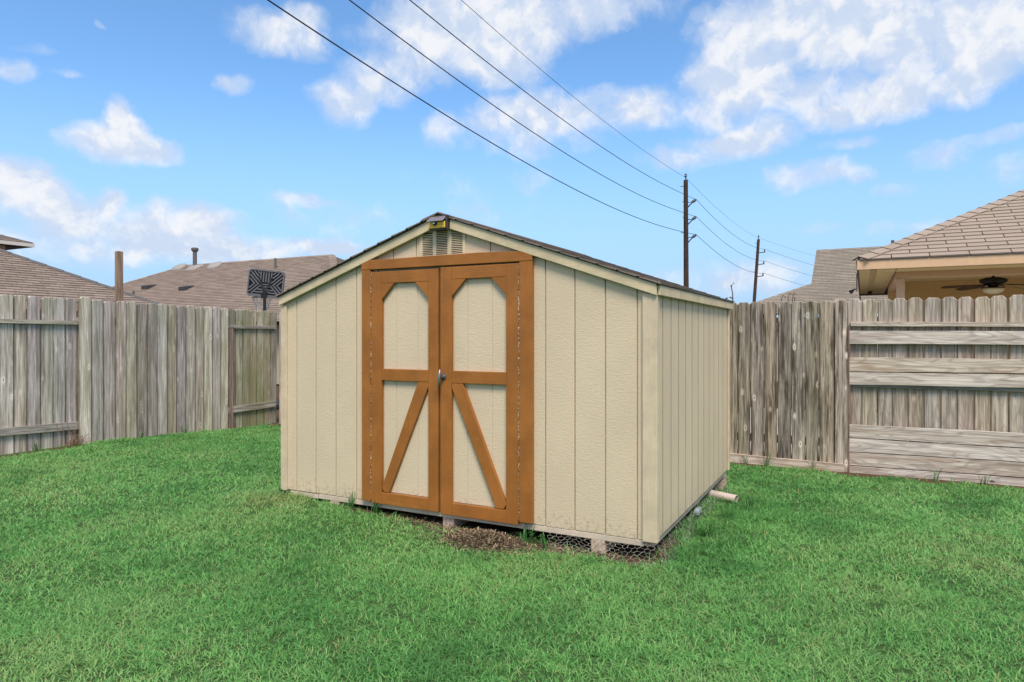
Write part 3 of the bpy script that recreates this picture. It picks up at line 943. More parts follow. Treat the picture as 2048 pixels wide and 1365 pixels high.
    MB().box(-.890, -.798, -.037, -.0015, .130, 1.8335).build('door_jamb', M['brown_z'], T, bevel=.003)
    MB().box(-2.1215, -2.1115, -.034, -.0015, .14, 1.82).build('peeling_seam', M['peel'], T)
    MB().box(-.8995, -.8905, -.034, -.0015, .14, 1.82).build('peeling_seam', M['peel'], T)
    MB().box(-2.11, -.90, .0135, .05, .13, 1.83).build('door_backing', M['dark'], T)

    # doors
    def door(x0, x1, zb, zt, inner, so, si, tilt):
        """x0..x1; inner = 'l' or 'r' : the side of the meeting stile"""
        d = MB().box(x0 + .004, x1 - .004, -.004, .012, zb + .01, zt - .01).build('door', M['siding'], T)
        yF, yB = -.0375, -.0085
        if inner == 'r': a0, a1, b0, b1 = x0, x0 + so, x1 - si, x1
        else: a0, a1, b0, b1 = x0, x0 + si, x1 - so, x1
        for (s0, s1) in ((a0, a1), (b0, b1)):
            MB().box(s0, s1, yF, yB, zb, zt).build('stile', M['brown_z'], d, bevel=.003)
        for (r0, r1) in ((zt - .085, zt), (1.022, 1.106), (zb, zb + .085)):
            MB().box(a1 + .0006, b0 - .0006, yF + .001, yB, r0 + (.0 if r0 > .5 else .0), r1).build('rail', M['brown_x'], d, bevel=.003)
        zt1 = zt - .0856
        c = .118
        MB().prism([(a1 + .0006, zt1), (a1 + .0006, zt1 - c), (a1 + c * .98, zt1)], 'y', yF + .002, yB).build('corner_block', M['brown_x'], d, bevel=.002)
        MB().prism([(b0 - .0006, zt1), (b0 - c * .98, zt1), (b0 - .0006, zt1 - c)], 'y', yF + .002, yB).build('corner_block', M['brown_x'], d, bevel=.002)
        # embossed panel boards
        gs = [a1 + .002, a1 + (b0 - a1) * .28, a1 + (b0 - a1) * .74, b0 - .002] if inner == 'r' else [a1 + .002, a1 + (b0 - a1) * .27, a1 + (b0 - a1) * .72, b0 - .002]
        for k in range(3):
            MB().box(gs[k] + .003, gs[k + 1] - .003, -.0080, -.0041, zb + .087, zt - .087).build('panel_board', M['siding'], d, bevel=.0025)
        # diagonal brace
        w = .078
        z0, z1 = zb + .086, 1.0215
        if inner == 'r':
            pl = [(a1 + .001, z0 + .035), (a1 + .020, z0 + .004), (a1 + .066, z0 + .001), (b0 - .003, z1 - .035), (b0 - .003, z1 - .001), (b0 - .090, z1 - .001)]
        else:
            pl = [(b0 - .001, z0 + .035), (b0 - .020, z0 + .004), (b0 - .075, z0 + .001), (a1 + .003, z1 - .035), (a1 + .003, z1 - .001), (a1 + .090, z1 - .001)][::-1]
        MB().prism(pl, 'y', yF + .003, -.0085).build('brace', M['brown_z'], d, bevel=.003)
        return d
    door(-2.110, -1.523, .119, 1.815, 'r', .092, .083, 0)
    rd = door(-1.505, -.901, .110, 1.822, 'l', .086, .090, 0)
    # T handle on the right door
    hb = MB()
    c = Vector((-1.478, -.0385, 1.062))
    prof = [(.024, 0), (.022, .006), (.016, .012), (.012, .022), (.010, .048)]
    vs, fs, n = [], [], 14
    for r, h in prof:
        for k in range(n):
            a = 2 * math.pi * k / n
            vs.append((c.x + r * math.cos(a), c.y - h, c.z + r * math.sin(a)))
    for i in range(len(prof) - 1):
        for k in range(n):
            fs.append((i * n + k, i * n + (k + 1) % n, (i + 1) * n + (k + 1) % n, (i + 1) * n + k))
    hb.add(vs, fs)
    hb.build('handle_base', M['gunmetal'], rd, smooth=True)
    MB().tube([(c.x - .004, c.y - .05, c.z - .058), (c.x - .001, c.y - .053, c.z - .02), (c.x, c.y - .055, c.z), (c.x + .001, c.y - .053, c.z + .02), (c.x + .004, c.y - .05, c.z + .055)], [.006, .009, .011, .009, .006], 10).build('handle_bar', M['steel'], rd, smooth=True)

    # louvred gable vent
    v = MB()
    vx0, vx1, vz0 = -1.700, -1.318, 1.900
    cols = [(-1.674, -1.586), (-1.558, -1.464), (-1.432, -1.340)]
    xs = [vx0] + [q for c_ in cols for q in c_] + [vx1]
    for k in range(0, len(xs), 2):
        x0, x1 = xs[k], xs[k + 1]
        zt = min(rake(x0, 1.61), rake(x1, 1.61))
        v.box(x0, x1, -.0095, -.0005, vz0, zt)
    v.box(vx0 + .003, vx1 - .003, -.0008, -.0003, vz0, 2.06)
    vent = v.build('gable_vent', M['cream_z'], T, bevel=.0015)
    for c0, c1 in cols:
        lb = MB()
        z = vz0 + .012
        zt = min(rake(c0, 1.61), rake(c1, 1.61))
        bd = MB().box(c0 + .0005, c1 - .0005, -.0018, -.0010, vz0 + .001, zt - .002)
        bd.build('vent_screen', M['dark'], vent)
        while z < zt - .006:
            lb.add([(c0, -.0100, z), (c1, -.0100, z), (c1, -.0030, z + .0052), (c0, -.0030, z + .0052), (c0, -.0082, z - .0030), (c1, -.0082, z - .0030), (c1, -.0028, z + .0027), (c0, -.0028, z + .0027)],
                   [(0, 1, 2, 3), (7, 6, 5, 4), (0, 4, 5, 1), (1, 5, 6, 2), (0, 3, 7, 4), (2, 6, 7, 3)])
            z += .0125
        lb.build('louver', M['cream_z'], vent)

    # solar wall light fixed to the gable peak
    LT = thing('solar_light', (-1.495, -.0415, 2.085), 'small black solar wall light with yellow LED panel at the gable peak', 'light')
    lx0, lx1, lz0, lz1 = -1.567, -1.423, 2.078, 2.180
    yb = -.041
    b = MB()
    b.prism([(yb, lz0), (yb - .048, lz0 + .004), (yb - .050, lz0 + .010), (yb - .018, lz0 + .012), (yb - .018, lz1 - .012), (yb - .020, lz1), (yb, lz1)], 'x', lx0, lx1)
    b.box(lx1 - .010, lx1, yb - .046, yb, lz0 + .012, lz1 - .002)
    b.box(lx0, lx0 + .006, yb - .030, yb, lz0 + .012, lz1 - .002)
    b.build('housing', M['blackgrey'], LT, bevel=.002)
    MB().prism([(yb - .019, lz0 + .0125), (yb - .046, lz0 + .0125), (yb - .046, lz0 + .048), (yb - .042, lz0 + .056), (yb - .019, lz0 + .056)], 'x', lx0 + .0065, lx1 - .0105).build('led_panel', M['led'], LT)
    MB().prism([(yb - .0205, lz1 - .006), (yb - .0205, lz1 - .014), (yb - .074, lz0 + .052), (yb - .074, lz0 + .060)], 'x', lx0 - .002, lx1 - .011).build('solar_panel', M['solar'], LT, bevel=.002)
    b = MB()
    for r in range(2):
        for k in range(11):
            x = lx0 + .016 + k * .0105
            b.box(x, x + .006, yb - .0478, yb - .0461, lz0 + .017 + r * .014, lz0 + .022 + r * .014)
    b.build('led_chips', M['led_dot'], LT)
    b = MB()
    cs = Vector((lx0 + .052, yb - .046, lz0 + .043))
    for (r0, r1, col, nm, rr) in ((.0, .014, M['black'], 'sensor_ring', .017), (.010, .020, M['sensor'], 'motion_sensor', .010)):
        mb = MB(); vs = []; fs = []; n = 12
        pr = [(rr, r0), (rr * .95, r1 * .6), (rr * .6, r1)]
        for r, h in pr:
            for k in range(n):
                a = 2 * math.pi * k / n
                vs.append((cs.x + r * math.cos(a), cs.y - h, cs.z + r * math.sin(a)))
        for i in range(2):
            for k in range(n): fs.append((i * n + k, i * n + (k + 1) % n, (i + 1) * n + (k + 1) % n, (i + 1) * n + k))
        fs.append(tuple(range(2 * n, 3 * n)))
        mb.add(vs, fs).build(nm, col, LT, smooth=True)


# ------------------------------------------------------------------ fences
def picket_mesh(w, h, t, mat, ear=.022, seed=0):
    r = random.Random(seed)
    e1, e2 = ear * r.uniform(.7, 1.2), ear * r.uniform(.7, 1.2)
    j = lambda a: r.uniform(-a, a)
    poly = [(-w / 2 + j(.002), j(.006)), (w / 2 + j(.002), j(.006)), (w / 2 + j(.002), h - e2), (w / 2 - e2, h + j(.003)), (-w / 2 + e1, h + j(.003)), (-w / 2 + j(.002), h - e1)]
    n = len(poly)
    c = .006
    ins = [(p[0] - math.copysign(c, p[0]), p[1] - (c * .8 if p[1] > h * .9 else 0)) for p in poly]
    vs = [(p[0], -t / 2, p[1]) for p in ins] + [(p[0], -t / 2 + c, p[1]) for p in poly] + [(p[0], t / 2, p[1]) for p in poly]
    fs = [tuple(range(n)), tuple(range(3 * n - 1, 2 * n - 1, -1))]
    for a in (0, n):
        fs += [(a + i, a + i + n, a + (i + 1) % n + n, a + (i + 1) % n) for i in range(n)]
    mb = MB().add(vs, fs)
    me = mb.mesh('picket')
    me.materials.append(mat)
    return me


def build_left_fence():
    X = -7.5
    F = thing('wooden_fence', (X, .6, -.05), 'greenish grey weathered picket fence along the left side of the yard', 'fence')
    bounds1 = [-2.9 + .1425 * k for k in range(21)]
    bounds1 = [b for b in bounds1 if b < .09] + [.125, .268, .407, .549, .691, .834, .968, 1.11]
    bounds2 = [.961, 1.112, 1.262, 1.416, 1.559, 1.713, 1.858, 2.005, 2.151, 2.296, 2.447, 2.590, 2.740, 2.89, 3.034, 3.172]
    bounds3 = [3.0765 + .1385 * k for k in range(9)]
    var1 = [picket_mesh(.138, 1.80, .016, M['picket_l'], .022, k) for k in range(5)]
    var3 = [picket_mesh(.133, 1.80, .016, M['picket_m'], .022, k + 40) for k in range(4)]
    def run(bs, x, var, nm='picket', zt=None):
        for k in range(len(bs) - 1):
            y0, y1 = bs[k], bs[k + 1]
            w = y1 - y0 - random.choice((.003, .004, .006, .008))
            yc = (y0 + y1) / 2
            me = random.choice(var)
            w0 = .138 if var is var1 else .133
            top = 1.815 - .018 * (yc - .1)
            if abs(yc - 1.036) < .02 and bs is bounds2: top += .028
            zb = float(gz(X, yc)) - .005
            s = (top - zb) / 1.80
            place(nm, me, F, (x + random.uniform(-.0025, .0025), yc, zb), (random.uniform(-.004, .004), random.uniform(-.003, .003), math.pi / 2 + random.uniform(-.02, .02)), (w / w0, 1, s + random.uniform(-.004, .004)))
    run(bounds2, X + .009, var1)
    run(bounds1, X - .049, var1)
    run(bounds3, X - .049, var3)
    # rails (boards in bay one and three are seen; they run on behind bay two)
    def rail(y0, y1, z0, z1, h, mat=M['rail'], x0=X - .0395, x1=X - .0015):
        mb = MB()
        n = 7
        L = (Vector((0, y1, z1)) - Vector((0, y0, z0))).length
        vs, fs = [], []
        for k in range(n):
            t = k / (n - 1)
            jz = random.uniform(-.004, .004) if 0 < k < n - 1 else 0
            for (yy, zz) in ((-.019, 0), (.019, 0), (.019, h), (-.019, h)):
                vs.append((t * L, yy, zz + jz + (random.uniform(-.002, .002))))
        for k in range(n - 1):
            for q in range(4):
                fs.append((k * 4 + q, k * 4 + (q + 1) % 4, (k + 1) * 4 + (q + 1) % 4, (k + 1) * 4 + q))
        fs += [(3, 2, 1, 0), tuple(range(4 * n - 4, 4 * n))]
        me = mb.add(vs, fs).mesh('rail'); me.materials.append(mat)
        ang = math.atan2(z1 - z0, y1 - y0)
        place('rail', me, F, ((x0 + x1) / 2, y0, z0), (0, -ang, math.pi / 2))
    rail(-2.9, .955, 1.52, 1.484, .046)
    rail(-2.9, .955, .300, .190, .090)
    rail(.96, 3.20, 1.484, 1.465, .088)
    rail(.96, 3.20, .190, .155, .088)
    rail(3.205, 4.13, 1.462, 1.452, .046)
    rail(3.285, 4.13, .156, .170, .098)
    for y in (-1.5, 1.02, 3.24):
        MB().box(X - .0385, X - .0025, y - .033, y + .033, -.18, 1.455).build('post', M['post'], F, org=(X, y, -.18), bevel=.003)


def build_back_fence():
    Y = 4.15
    F = thing('wooden_fence', (-.5, Y, -.12), 'brown and grey weathered picket fence across the back with horizontal boards', 'fence')
    varA = [picket_mesh(.140, 1.80, .016, M['picket_b'], .026, k + 10) for k in range(5)]
    varB = [picket_mesh(.140, 1.80, .016, M['picket_c'], .030, k + 20) for k in range(5)]
    varC = [picket_mesh(.140, 1.80, .016, M['picket_l'], .024, k + 30) for k in range(3)]
    def pk(x0, x1, y, var, top):
        w = x1 - x0 - random.choice((.002, .003, .004, .006))
        xc = (x0 + x1) / 2
        zb = float(gz(xc, Y)) - .005
        place('picket', random.choice(var), F, (xc, y + random.uniform(-.003, .003), zb), (random.uniform(-.003, .003), random.uniform(-.004, .004), random.uniform(-.02, .02)), (w / .140, 1, (top - zb) / 1.80 + random.uniform(-.004, .004)))
    # unseen run behind the shed, alternating bays
    x = -7.42; k = 0
    while x < -.45:
        bay = int((x + 7.45) / 2.35)
        pk(x, x + .145, Y + (.05 if bay % 2 else -.03), varC, 1.735)
        x += .145
    B = [-.43, -.288, -.177, -.034, .112, .25, .399, .54, .676, .829, .965]
    C = [.80, .945, 1.092, 1.238, 1.378, 1.52, 1.662, 1.806, 1.948, 2.09, 2.232, 2.374, 2.516]
    for i in range(len(C) - 1): pk(C[i], C[i + 1], Y + .030, varB, 1.740)
    x = 2.516
    while x < 6.0:
        pk(x, x + .145, Y + .030, varB, 1.740); x += .145
    for i in range(len(B) - 1): pk(B[i] + .001, B[i + 1], Y - .030, varA, 1.724)
    def board(name, x0, x1, z0a, z1a, z0b, z1b, y0, y1, mat=M['board']):
        """board whose lower/upper edges run z0a..z1a at x0 to z0b..z1b at x1"""
        n = 9
        vs, fs = [], []
        for k in range(n):
            t = k / (n - 1)
            x = x0 + (x1 - x0) * t
            j0, j1 = random.uniform(-.002, .002), random.uniform(-.002, .002)
            a = z0a + (z0b - z0a) * t + j0
            b = z1a + (z1b - z1a) * t + j1
            for (yy, zz) in ((y0, a), (y1, a), (y1, b), (y0, b)): vs.append((x, yy, zz))
        for k in range(n - 1):
            for q in range(4):
                fs.append((k * 4 + q, (k + 1) * 4 + q, (k + 1) * 4 + (q + 1) % 4, k * 4 + (q + 1) % 4))
        fs += [(0, 1, 2, 3), tuple(range(4 * n - 1, 4 * n - 5, -1))]
        MB().add(vs, fs).build(name, mat, F, org=(x0, (y0 + y1) / 2, z0a), bevel=.002)
    XE = 3.45
    def lin(a, b): return a + (b - a) * (XE - .985) / (2.5 - .985)
    yb = Y + .0215
    # rails carry the pickets
    board('rail', .985, XE, 1.446, 1.497, lin(1.446, 1.434), lin(1.497, 1.476), yb - .058, yb - .0005, M['board'])
    board('rail', .985, XE, .02, .108, .02, .108, yb - .036, yb - .0005, M['rail'])
    board('rail', .985, XE, .80, .888, .80, .888, yb - .036, yb - .0005, M['rail'])
    f0, f1 = yb - .062, yb - .038
    for (a0, a1, b0, b1) in ((1.258, 1.402, 1.255, 1.386), (.963, 1.117, .990, 1.121), (.823, .958, .849, .979), (.253, .400, .268, .407), (.106, .249, .132, .262), (-.041, .101, -.020, .127), (-.165, -.045, -.150, -.026)):
        board('board', .975, XE, a0 + .002, a1 - .002, lin(b0 + .002, b0 + .002), lin(b1 - .002, b1 - .002), f0 + random.uniform(-.003, .003), f1)
    # post and fillers
    MB().box(.962, .984, Y - .038, Y + .02, -.2, 1.442).build('post', M['post'], F, org=(.97, Y, -.2), bevel=.002)
    MB().box(3.47, 3.56, Y - .06, Y + .02, -.2, 1.5).build('post', M['post'], F, org=(3.5, Y, -.2), bevel=.002)
    board('rail', -7.4, .955, 1.40, 1.488, 1.40, 1.488, Y - .0205, Y + .0175, M['rail'])
    board('rail', -7.4, .955, .14, .228, .14, .228, Y - .0205, Y + .0175, M['rail'])
    board('kick_board', -.45, .925, -.125, -.006, -.152, -.030, Y - .078, Y - .0395, M['board'])
    # short offcut nailed at the corner beside the shed
    MB().box(-7.36, -7.27, Y - .064, Y - .048, 1.14, 1.52).build('board', M['picket_l'], F, org=(-7.31, Y - .05, 1.14))


# ------------------------------------------------------------------ things beyond the left fence
def build_left_yard():
    # cut-off post
    P = thing('wooden_post', (-8.777, 2.28, -.15), 'tall bare brown timber post standing behind the left fence', 'post')
    b = MB()
    b.prism([(-8.815, 2.238), (-8.735, 2.238), (-8.735, 2.322), (-8.815, 2.322)], 'z', -.15, 2.606)
    b.build('shaft', M['post'], P, bevel=.006)
    # basketball hoop seen from behind
    H = thing('basketball_hoop', (-10.0, 6.25, -.15), 'black basketball backboard seen from behind on a steel pole, white net', 'basketball hoop')
    A = Vector((-10.488, 6.125, 2.198)); Bp = Vector((-9.816, 6.474, 2.113))
    # board frame
    ux = (Bp - A); wdt = ux.length; ux.normalize()
    un = ux.cross(Vector((0, 0, 1))).normalized(); uz = un.cross(ux)     # un: towards the viewer; the board hangs a little askew
    ht = .58
    def P3(u, v, n=0.0): return A + ux * u + uz * v + un * n
    def slab(pts, n0, n1, mb):
        k = len(pts)
        vs = [P3(u, v, n1) for u, v in pts] + [P3(u, v, n0) for u, v in pts]
        mb.add(vs, [tuple(range(k)), tuple(range(2 * k - 1, k - 1, -1))] + [(i, i + k, (i + 1) % k + k, (i + 1) % k) for i in range(k)])
    r = .06
    outline = [(r, 0), (wdt - r, 0), (wdt - r * .3, r * .3), (wdt, r), (wdt, ht - r), (wdt - r * .3, ht - r * .3), (wdt - r, ht), (r, ht), (r * .3, ht - r * .3), (0, ht - r), (0, r), (r * .3, r * .3)]
    mb = MB(); slab(outline, -.03, -.012, mb)
    bb = mb.build('backboard', M['hoopdark'], H)
    # raised rim
    mb = MB()
    inner = [(wdt / 2 + (u - wdt / 2) * .93, ht / 2 + (v - ht / 2) * .90) for u, v in outline]
    k = len(outline)
    vs = [P3(u, v, .02) for u, v in outline] + [P3(u, v, .02) for u, v in inner] + [P3(u, v, -.012) for u, v in outline] + [P3(u, v, -.012) for u, v in inner]
    fs = []
    for i in range(k):
        j = (i + 1) % k
        fs += [(i, j, j + k, i + k), (i + 2 * k, j + 2 * k, j, i), (i + k, j + k, j + 3 * k, i + 3 * k)]
    mb.add(vs, fs).build('rim_frame', M['hoopgrey'], bb)
    # ribs in wedges: vertical above, horizontal below, diagonals at the sides
    def strip(a, b, w=.026):
        mb = MB()
        a3, b3 = P3(*a, -.002), P3(*b, -.002)
        mb.bar(a3, b3, w, .024, un)
        mb.build('rib', M['hoopgrey'], bb)
    cx, cy = wdt / 2, ht * .47
    def clipline(p, d, inside):
        pts = [(p[0] + d[0] * t, p[1] + d[1] * t) for t in np.linspace(-1.2, 1.2, 481)]
        run = [q for q in pts if .035 < q[0] < wdt - .035 and .035 < q[1] < ht - .035 and inside(q)]
        if len(run) > 12: strip(run[0], run[-1])
    def wedge(q):
        u, v = (q[0] - cx) / (wdt / 2), (q[1] - cy) / (ht / 2)
        if v > .15 and abs(u) < .36: return 't'
        if abs(v) < .62 and abs(u) < .25: return 'm'
        if v < 0 and abs(u) < -v * 1.0 + .04: return 'b'
        return ('l' if u < 0 else 'r') + ('u' if v > -.06 else 'd')
    s2 = .7071
    for t in np.arange(-.9, .9, .056):
        clipline((cx + t, cy), (0, 1), lambda q: wedge(q) == 't')
        clipline((cx, cy + t), (1, 0), lambda q: wedge(q) == 'b')
        clipline((cx, cy + t * .9), (1, 0), lambda q: wedge(q) == 'm')
    for t in np.arange(-1.2, 1.2, .080):
        clipline((cx + t, cy), (-s2, s2), lambda q: wedge(q) == 'lu')
        clipline((cx + t, cy), (s2, s2), lambda q: wedge(q) == 'ru')
        clipline((cx + t, cy), (s2, s2), lambda q: wedge(q) == 'ld')
        clipline((cx + t, cy), (-s2, s2), lambda q: wedge(q) == 'rd')
    # pole, struts
    pb = P3(wdt * .56, 0, .10)
    MB().bar((pb.x, pb.y, -.15), (pb.x, pb.y, 2.30), .055, .05, un).build('pole', M['black'], H, bevel=.006)
    for u in (.30, .66):
        MB().bar(P3(wdt * u, ht * .74, .03), (pb.x, pb.y, 2.26), .022, .025, un).build('strut', M['black'], H)
    MB().box(pb.x - .06, pb.x - .01, pb.y - .05, pb.y + .04, 2.14, 2.25).build('bracket', M['black'], H, bevel=.005)
    MB().bar((pb.x - .5, pb.y - .35, -.13), (pb.x + .5, pb.y + .35, -.13), .6, .12).build('base', M['black'], H, bevel=.02)
    # hoop ring and net on the far side
    hc = P3(wdt * .30, .0, -.27)
    mb = MB()
    mb.tube([hc + Vector((math.cos(a), math.sin(a), 0)) * .20 for a in np.linspace(0, 2 * math.pi, 25)], .009, 6, False)
    mb.build('ring', M['rusty_metal'], H)
    mb = MB()
    n = 12
    for s in (1, -1):
        for k in range(n):
            a0 = 2 * math.pi * k / n
            pts = []
            for j in range(6):
                t = j / 5
                rad = .198 - .09 * t + .012 * math.sin(k * 2.1 + j)
                a = a0 + s * t * 1.6
                pts.append(hc + Vector((math.cos(a) * rad, math.sin(a) * rad, -.30 * t)))
            mb.tube(pts, .0055, 4, False)
    mb.build('net', M['net'], H)


# ------------------------------------------------------------------ houses
def poly_roof_house():
    p = .52
    # A: long low roof facing our yard, hip running up to the left
    xe, yc, ze = -16.0, 8.15, 2.15
    A = thing('house', (-22.0, -3.0, -.15), 'single storey house with tan shingle hip roof just beyond the left fence', 'house')
    run = 7.0
    MB().box(xe - .5 - 12, xe - .5, -14, yc - .5, -.15, ze - .05).build('wall', M['housewall'], A)
    k = 1 / math.hypot(1, p)
    Lv = run / k
    roofA = MB().prism([(xe, ze - .02), (xe - run, ze - .02 + p * run), (xe - 2 * run, ze - .02)], 'y', -14, yc - run).build('roof', M['deck'], A)
    mb = MB()
    mb.add([(xe, yc - run, ze - .02), (xe, yc, ze - .02), (xe - run, yc - run, ze - .02 + p * run), (xe - 2 * run, yc, ze - .02), (xe - 2 * run, yc - run, ze - .02)], [(0, 1, 2), (1, 3, 2), (3, 4, 2), (0, 2, 4), (0, 4, 3, 1)])
    mb.build('roof_end', M['deck'], A)
    shingle_roof([(-4.0, 0), (yc, 0), (yc - run, Lv), (-4.0, Lv)], (xe, 0, ze), (0, 1, 0), (-k, 0, p * k), .145, .36, M['shingle_l'], roofA, 'stuff', .011, .018, jit=.3)
    ridge_caps((xe, yc, ze + .02), (-1, -1, p), run * math.sqrt(2 + p * p), M['rusty_metal'], roofA, (1, 0, p), (0, 1, p), .16, .42, name='hip_cap', stuff=True)
    MB().box(xe - .02, xe + .02, -14, yc + .02, ze - .2, ze - .01).build('fascia', M['tan'], A)

    # second storey of the house further left
    C2 = Vector((-29.43, 11.72, 5.147)); p2 = .36
    H2 = thing('house', (-33, 6, -.15), 'two storey house corner with grey eave at far left above the roofs', 'house')
    MB().box(C2.x - 9, C2.x - .7, C2.y - 14, C2.y - .7, -.15, C2.z - .12).build('wall', M['housewall'], H2)
    r2 = 5.0
    mb = MB()
    mb.add([(C2.x, C2.y - 14, C2.z), (C2.x, C2.y, C2.z), (C2.x - r2, C2.y - r2, C2.z + p2 * r2), (C2.x - r2, C2.y - 14, C2.z + p2 * r2), (C2.x - 2 * r2, C2.y, C2.z), (C2.x - 2 * r2, C2.y - 14, C2.z)],
           [(0, 1, 2, 3), (1, 4, 2), (4, 5, 3, 2), (0, 3, 5), (0, 5, 4, 1)])
    rf = mb.build('roof', M['deck'], H2)
    k2 = 1 / math.hypot(1, p2)
    shingle_roof([(0, 0), (14, 0), (14 - r2, r2 / k2), (0, r2 / k2)], (C2.x, C2.y - 14, C2.z + .012), (0, 1, 0), (-k2, 0, p2 * k2), .2, .5, M['shingle_l'], rf, 'stuff', .014, .008, jit=.3)
    ridge_caps((C2.x, C2.y, C2.z + .03), (-1, -1, p2), r2 * math.sqrt(2 + p2 * p2), M['rusty_metal'], rf, (1, 0, p2), (0, 1, p2), .14, .5, name='hip_cap', stuff=True)
    MB().box(C2.x - .03, C2.x + .03, C2.y - 14, C2.y + .03, C2.z - .14, C2.z + .0).build('gutter', M['gutter'], H2)
    MB().box(C2.x - 9, C2.x - .03, C2.y - .03, C2.y + .03, C2.z - .14, C2.z - .005).build('fascia', M['lightmetal'], H2)

    # B: roof seen over the fence, ridge parallel to our back fence
    xl, yr, zr = -25.595, 15.97, 4.44
    xr = -17.1
    pB = .5
    runB = 5.4
    Bh = thing('house', (-21, 17, -.15), 'house with long brown shingle roof, vent pipes and turtle vents behind left fence', 'house')
    MB().box(xl - runB + .5, xr + runB - .5, yr - runB + .5, yr + runB, -.15, zr - pB * runB - .05).build('wall', M['housewall'], Bh)
    ye = yr - runB; zB = zr - pB * runB
    mb = MB()
    mb.add([(xl - runB, ye, zB), (xr + runB, ye, zB), (xr, yr, zr), (xl, yr, zr), (xl - runB, yr + runB, zB), (xr + runB, yr + runB, zB)], [(0, 1, 2, 3), (0, 3, 4), (1, 5, 2), (3, 2, 5, 4), (0, 4, 5, 1)])
    rB = mb.build('roof', M['deck'], Bh)
    kB = 1 / math.hypot(1, pB)
    shingle_roof([(0, 0), (xr - xl + 2 * runB, 0), (xr - xl + runB, runB / kB), (runB, runB / kB)], (xl - runB, ye, zB + .012), (1, 0, 0), (0, kB, pB * kB), .15, .42, M['shingle_l'], rB, 'stuff', .010, .008, jit=.35)
    ridge_caps((xl - runB, ye, zB + .03), (1, 1, pB), runB * math.sqrt(2 + pB * pB), M['shingle_l'], rB, (-1, 0, pB), (0, -1, pB), .15, .4, name='hip_cap', stuff=True)
    ridge_caps((xl, yr, zr + .03), (1, 0, 0), xr - xl, M['shingle_l'], rB, (0, -1, pB), (0, 1, pB), .15, .4, name='ridge_cap', stuff=True)
    ridge_caps((xr + runB, ye, zB + .03), (-1, 1, pB), runB * math.sqrt(2 + pB * pB), M['shingle_l'], rB, (1, 0, pB), (0, -1, pB), .15, .4, name='hip_cap', stuff=True)
    def onroof(px_x, dy):                      # point on the near slope: x, distance down from the ridge
        return Vector((px_x, yr - dy, zr - pB * dy + .02))
    # flue
    c = onroof(-24.55, .35)
    fl = MB().lathe(c - Vector((0, 0, .1)), [(.085, 0), (.085, .78), (.12, .80), (.15, .86), (.15, .93), (.08, .96)], 12).build('flue_pipe', M['rusty_metal'], rB, smooth=False)
    MB().add([tuple(c + Vector(q)) for q in ((-.3, -.28, -.13), (.3, -.28, -.13), (.3, .24, .13), (-.3, .24, .13), (-.1, -.1, .08), (.1, -.1, .08), (.1, .1, .14), (-.1, .1, .14))], [(0, 1, 5, 4), (1, 2, 6, 5), (2, 3, 7, 6), (3, 0, 4, 7), (4, 5, 6, 7)]).build('flashing', M['lightmetal'], rB)
    for x, dy in ((-25.65, .30), (-23.25, .40)):
        c = onroof(x, dy)
        n = 16; vs = []; fs = []
        for (r, h) in ((.33, 0.0), (.34, .05), (.28, .11), (.14, .15)):
            for q in range(n):
                a = 2 * math.pi * q / n
                dx, dyy = math.cos(a) * r, math.sin(a) * r
                vs.append((c.x + dx, c.y + dyy * kB, c.z + pB * dyy * kB + h))
        for i in range(3):
            for q in range(n): fs.append((i * n + q, i * n + (q + 1) % n, (i + 1) * n + (q + 1) % n, (i + 1) * n + q))
        fs.append(tuple(range(3 * n, 4 * n)))
        MB().add(vs, fs).build('turtle_vent', M['lightmetal'], rB, smooth=True)
    for x, dy in ((-24.75, 2.35), (-22.05, 2.65)):
        c = onroof(x, dy)
        MB().add([tuple(c + Vector(q)) for q in ((-.2, -.18, -.09), (.2, -.18, -.09), (.2, .2, .10), (-.2, .2, .10), (-.2, -.18, .08), (.2, -.18, .08), (.2, .2, .14), (-.2, .2, .14))], [(0, 1, 5, 4), (1, 2, 6, 5), (2, 3, 7, 6), (3, 0, 4, 7), (4, 5, 6, 7)]).build('box_vent', M['blackgrey'], rB)
    for x, dy in ((-23.9, 3.55), (-19.0, 1.05)):
        c = onroof(x, dy)
        MB().lathe(c - Vector((0, 0, .08)), [(.045, 0), (.045, .45), (.05, .46), (.04, .47)], 10).build('vent_pipe', M['rusty_metal'], rB)


def ridge_caps(O, Dr, length, mat, parent, sa, sb, w, e, name='ridge_cap', stuff=False, h=.016):
    """cap tabs folded over a hip or ridge; sa/sb: (x, y, fall per metre) directions down the two slopes"""
    O = Vector(O); d = Vector(Dr).normalized()
    A = Vector((sa[0], sa[1], -sa[2])).normalized()
    B = Vector((sb[0], sb[1], -sb[2])).normalized()
    A = (A - d * A.dot(d)).normalized(); B = (B - d * B.dot(d)).normalized()
    up = -(A + B).normalized()
    tot = MB(); tint = []
    s = .06
    while s < length:
        l = e * 1.15
        p0, p1 = O + d * s + up * h, O + d * min(s + l, length) + up * (h * .25)
        ring = []
        for p in (p0, p1):
            ring += [p + A * w, p, p + B * w]
        vs = ring + [v - up * .010 for v in ring]
        fs = [(0, 1, 4, 3), (1, 2, 5, 4), (0, 6, 7, 1), (1, 7, 8, 2), (0, 3, 9, 6), (2, 8, 11, 5)]
        if stuff:
            tot.add(vs, fs); tint += [random.random()] * 12
        else:
            MB().add(vs, fs).build(name, mat, parent)
        s += e
    if stuff:
        o = tot.build(name, mat, parent, kind='stuff')
        a = o.data.attributes.new('tint', 'FLOAT', 'POINT'); a.data.foreach_set('value', tint)


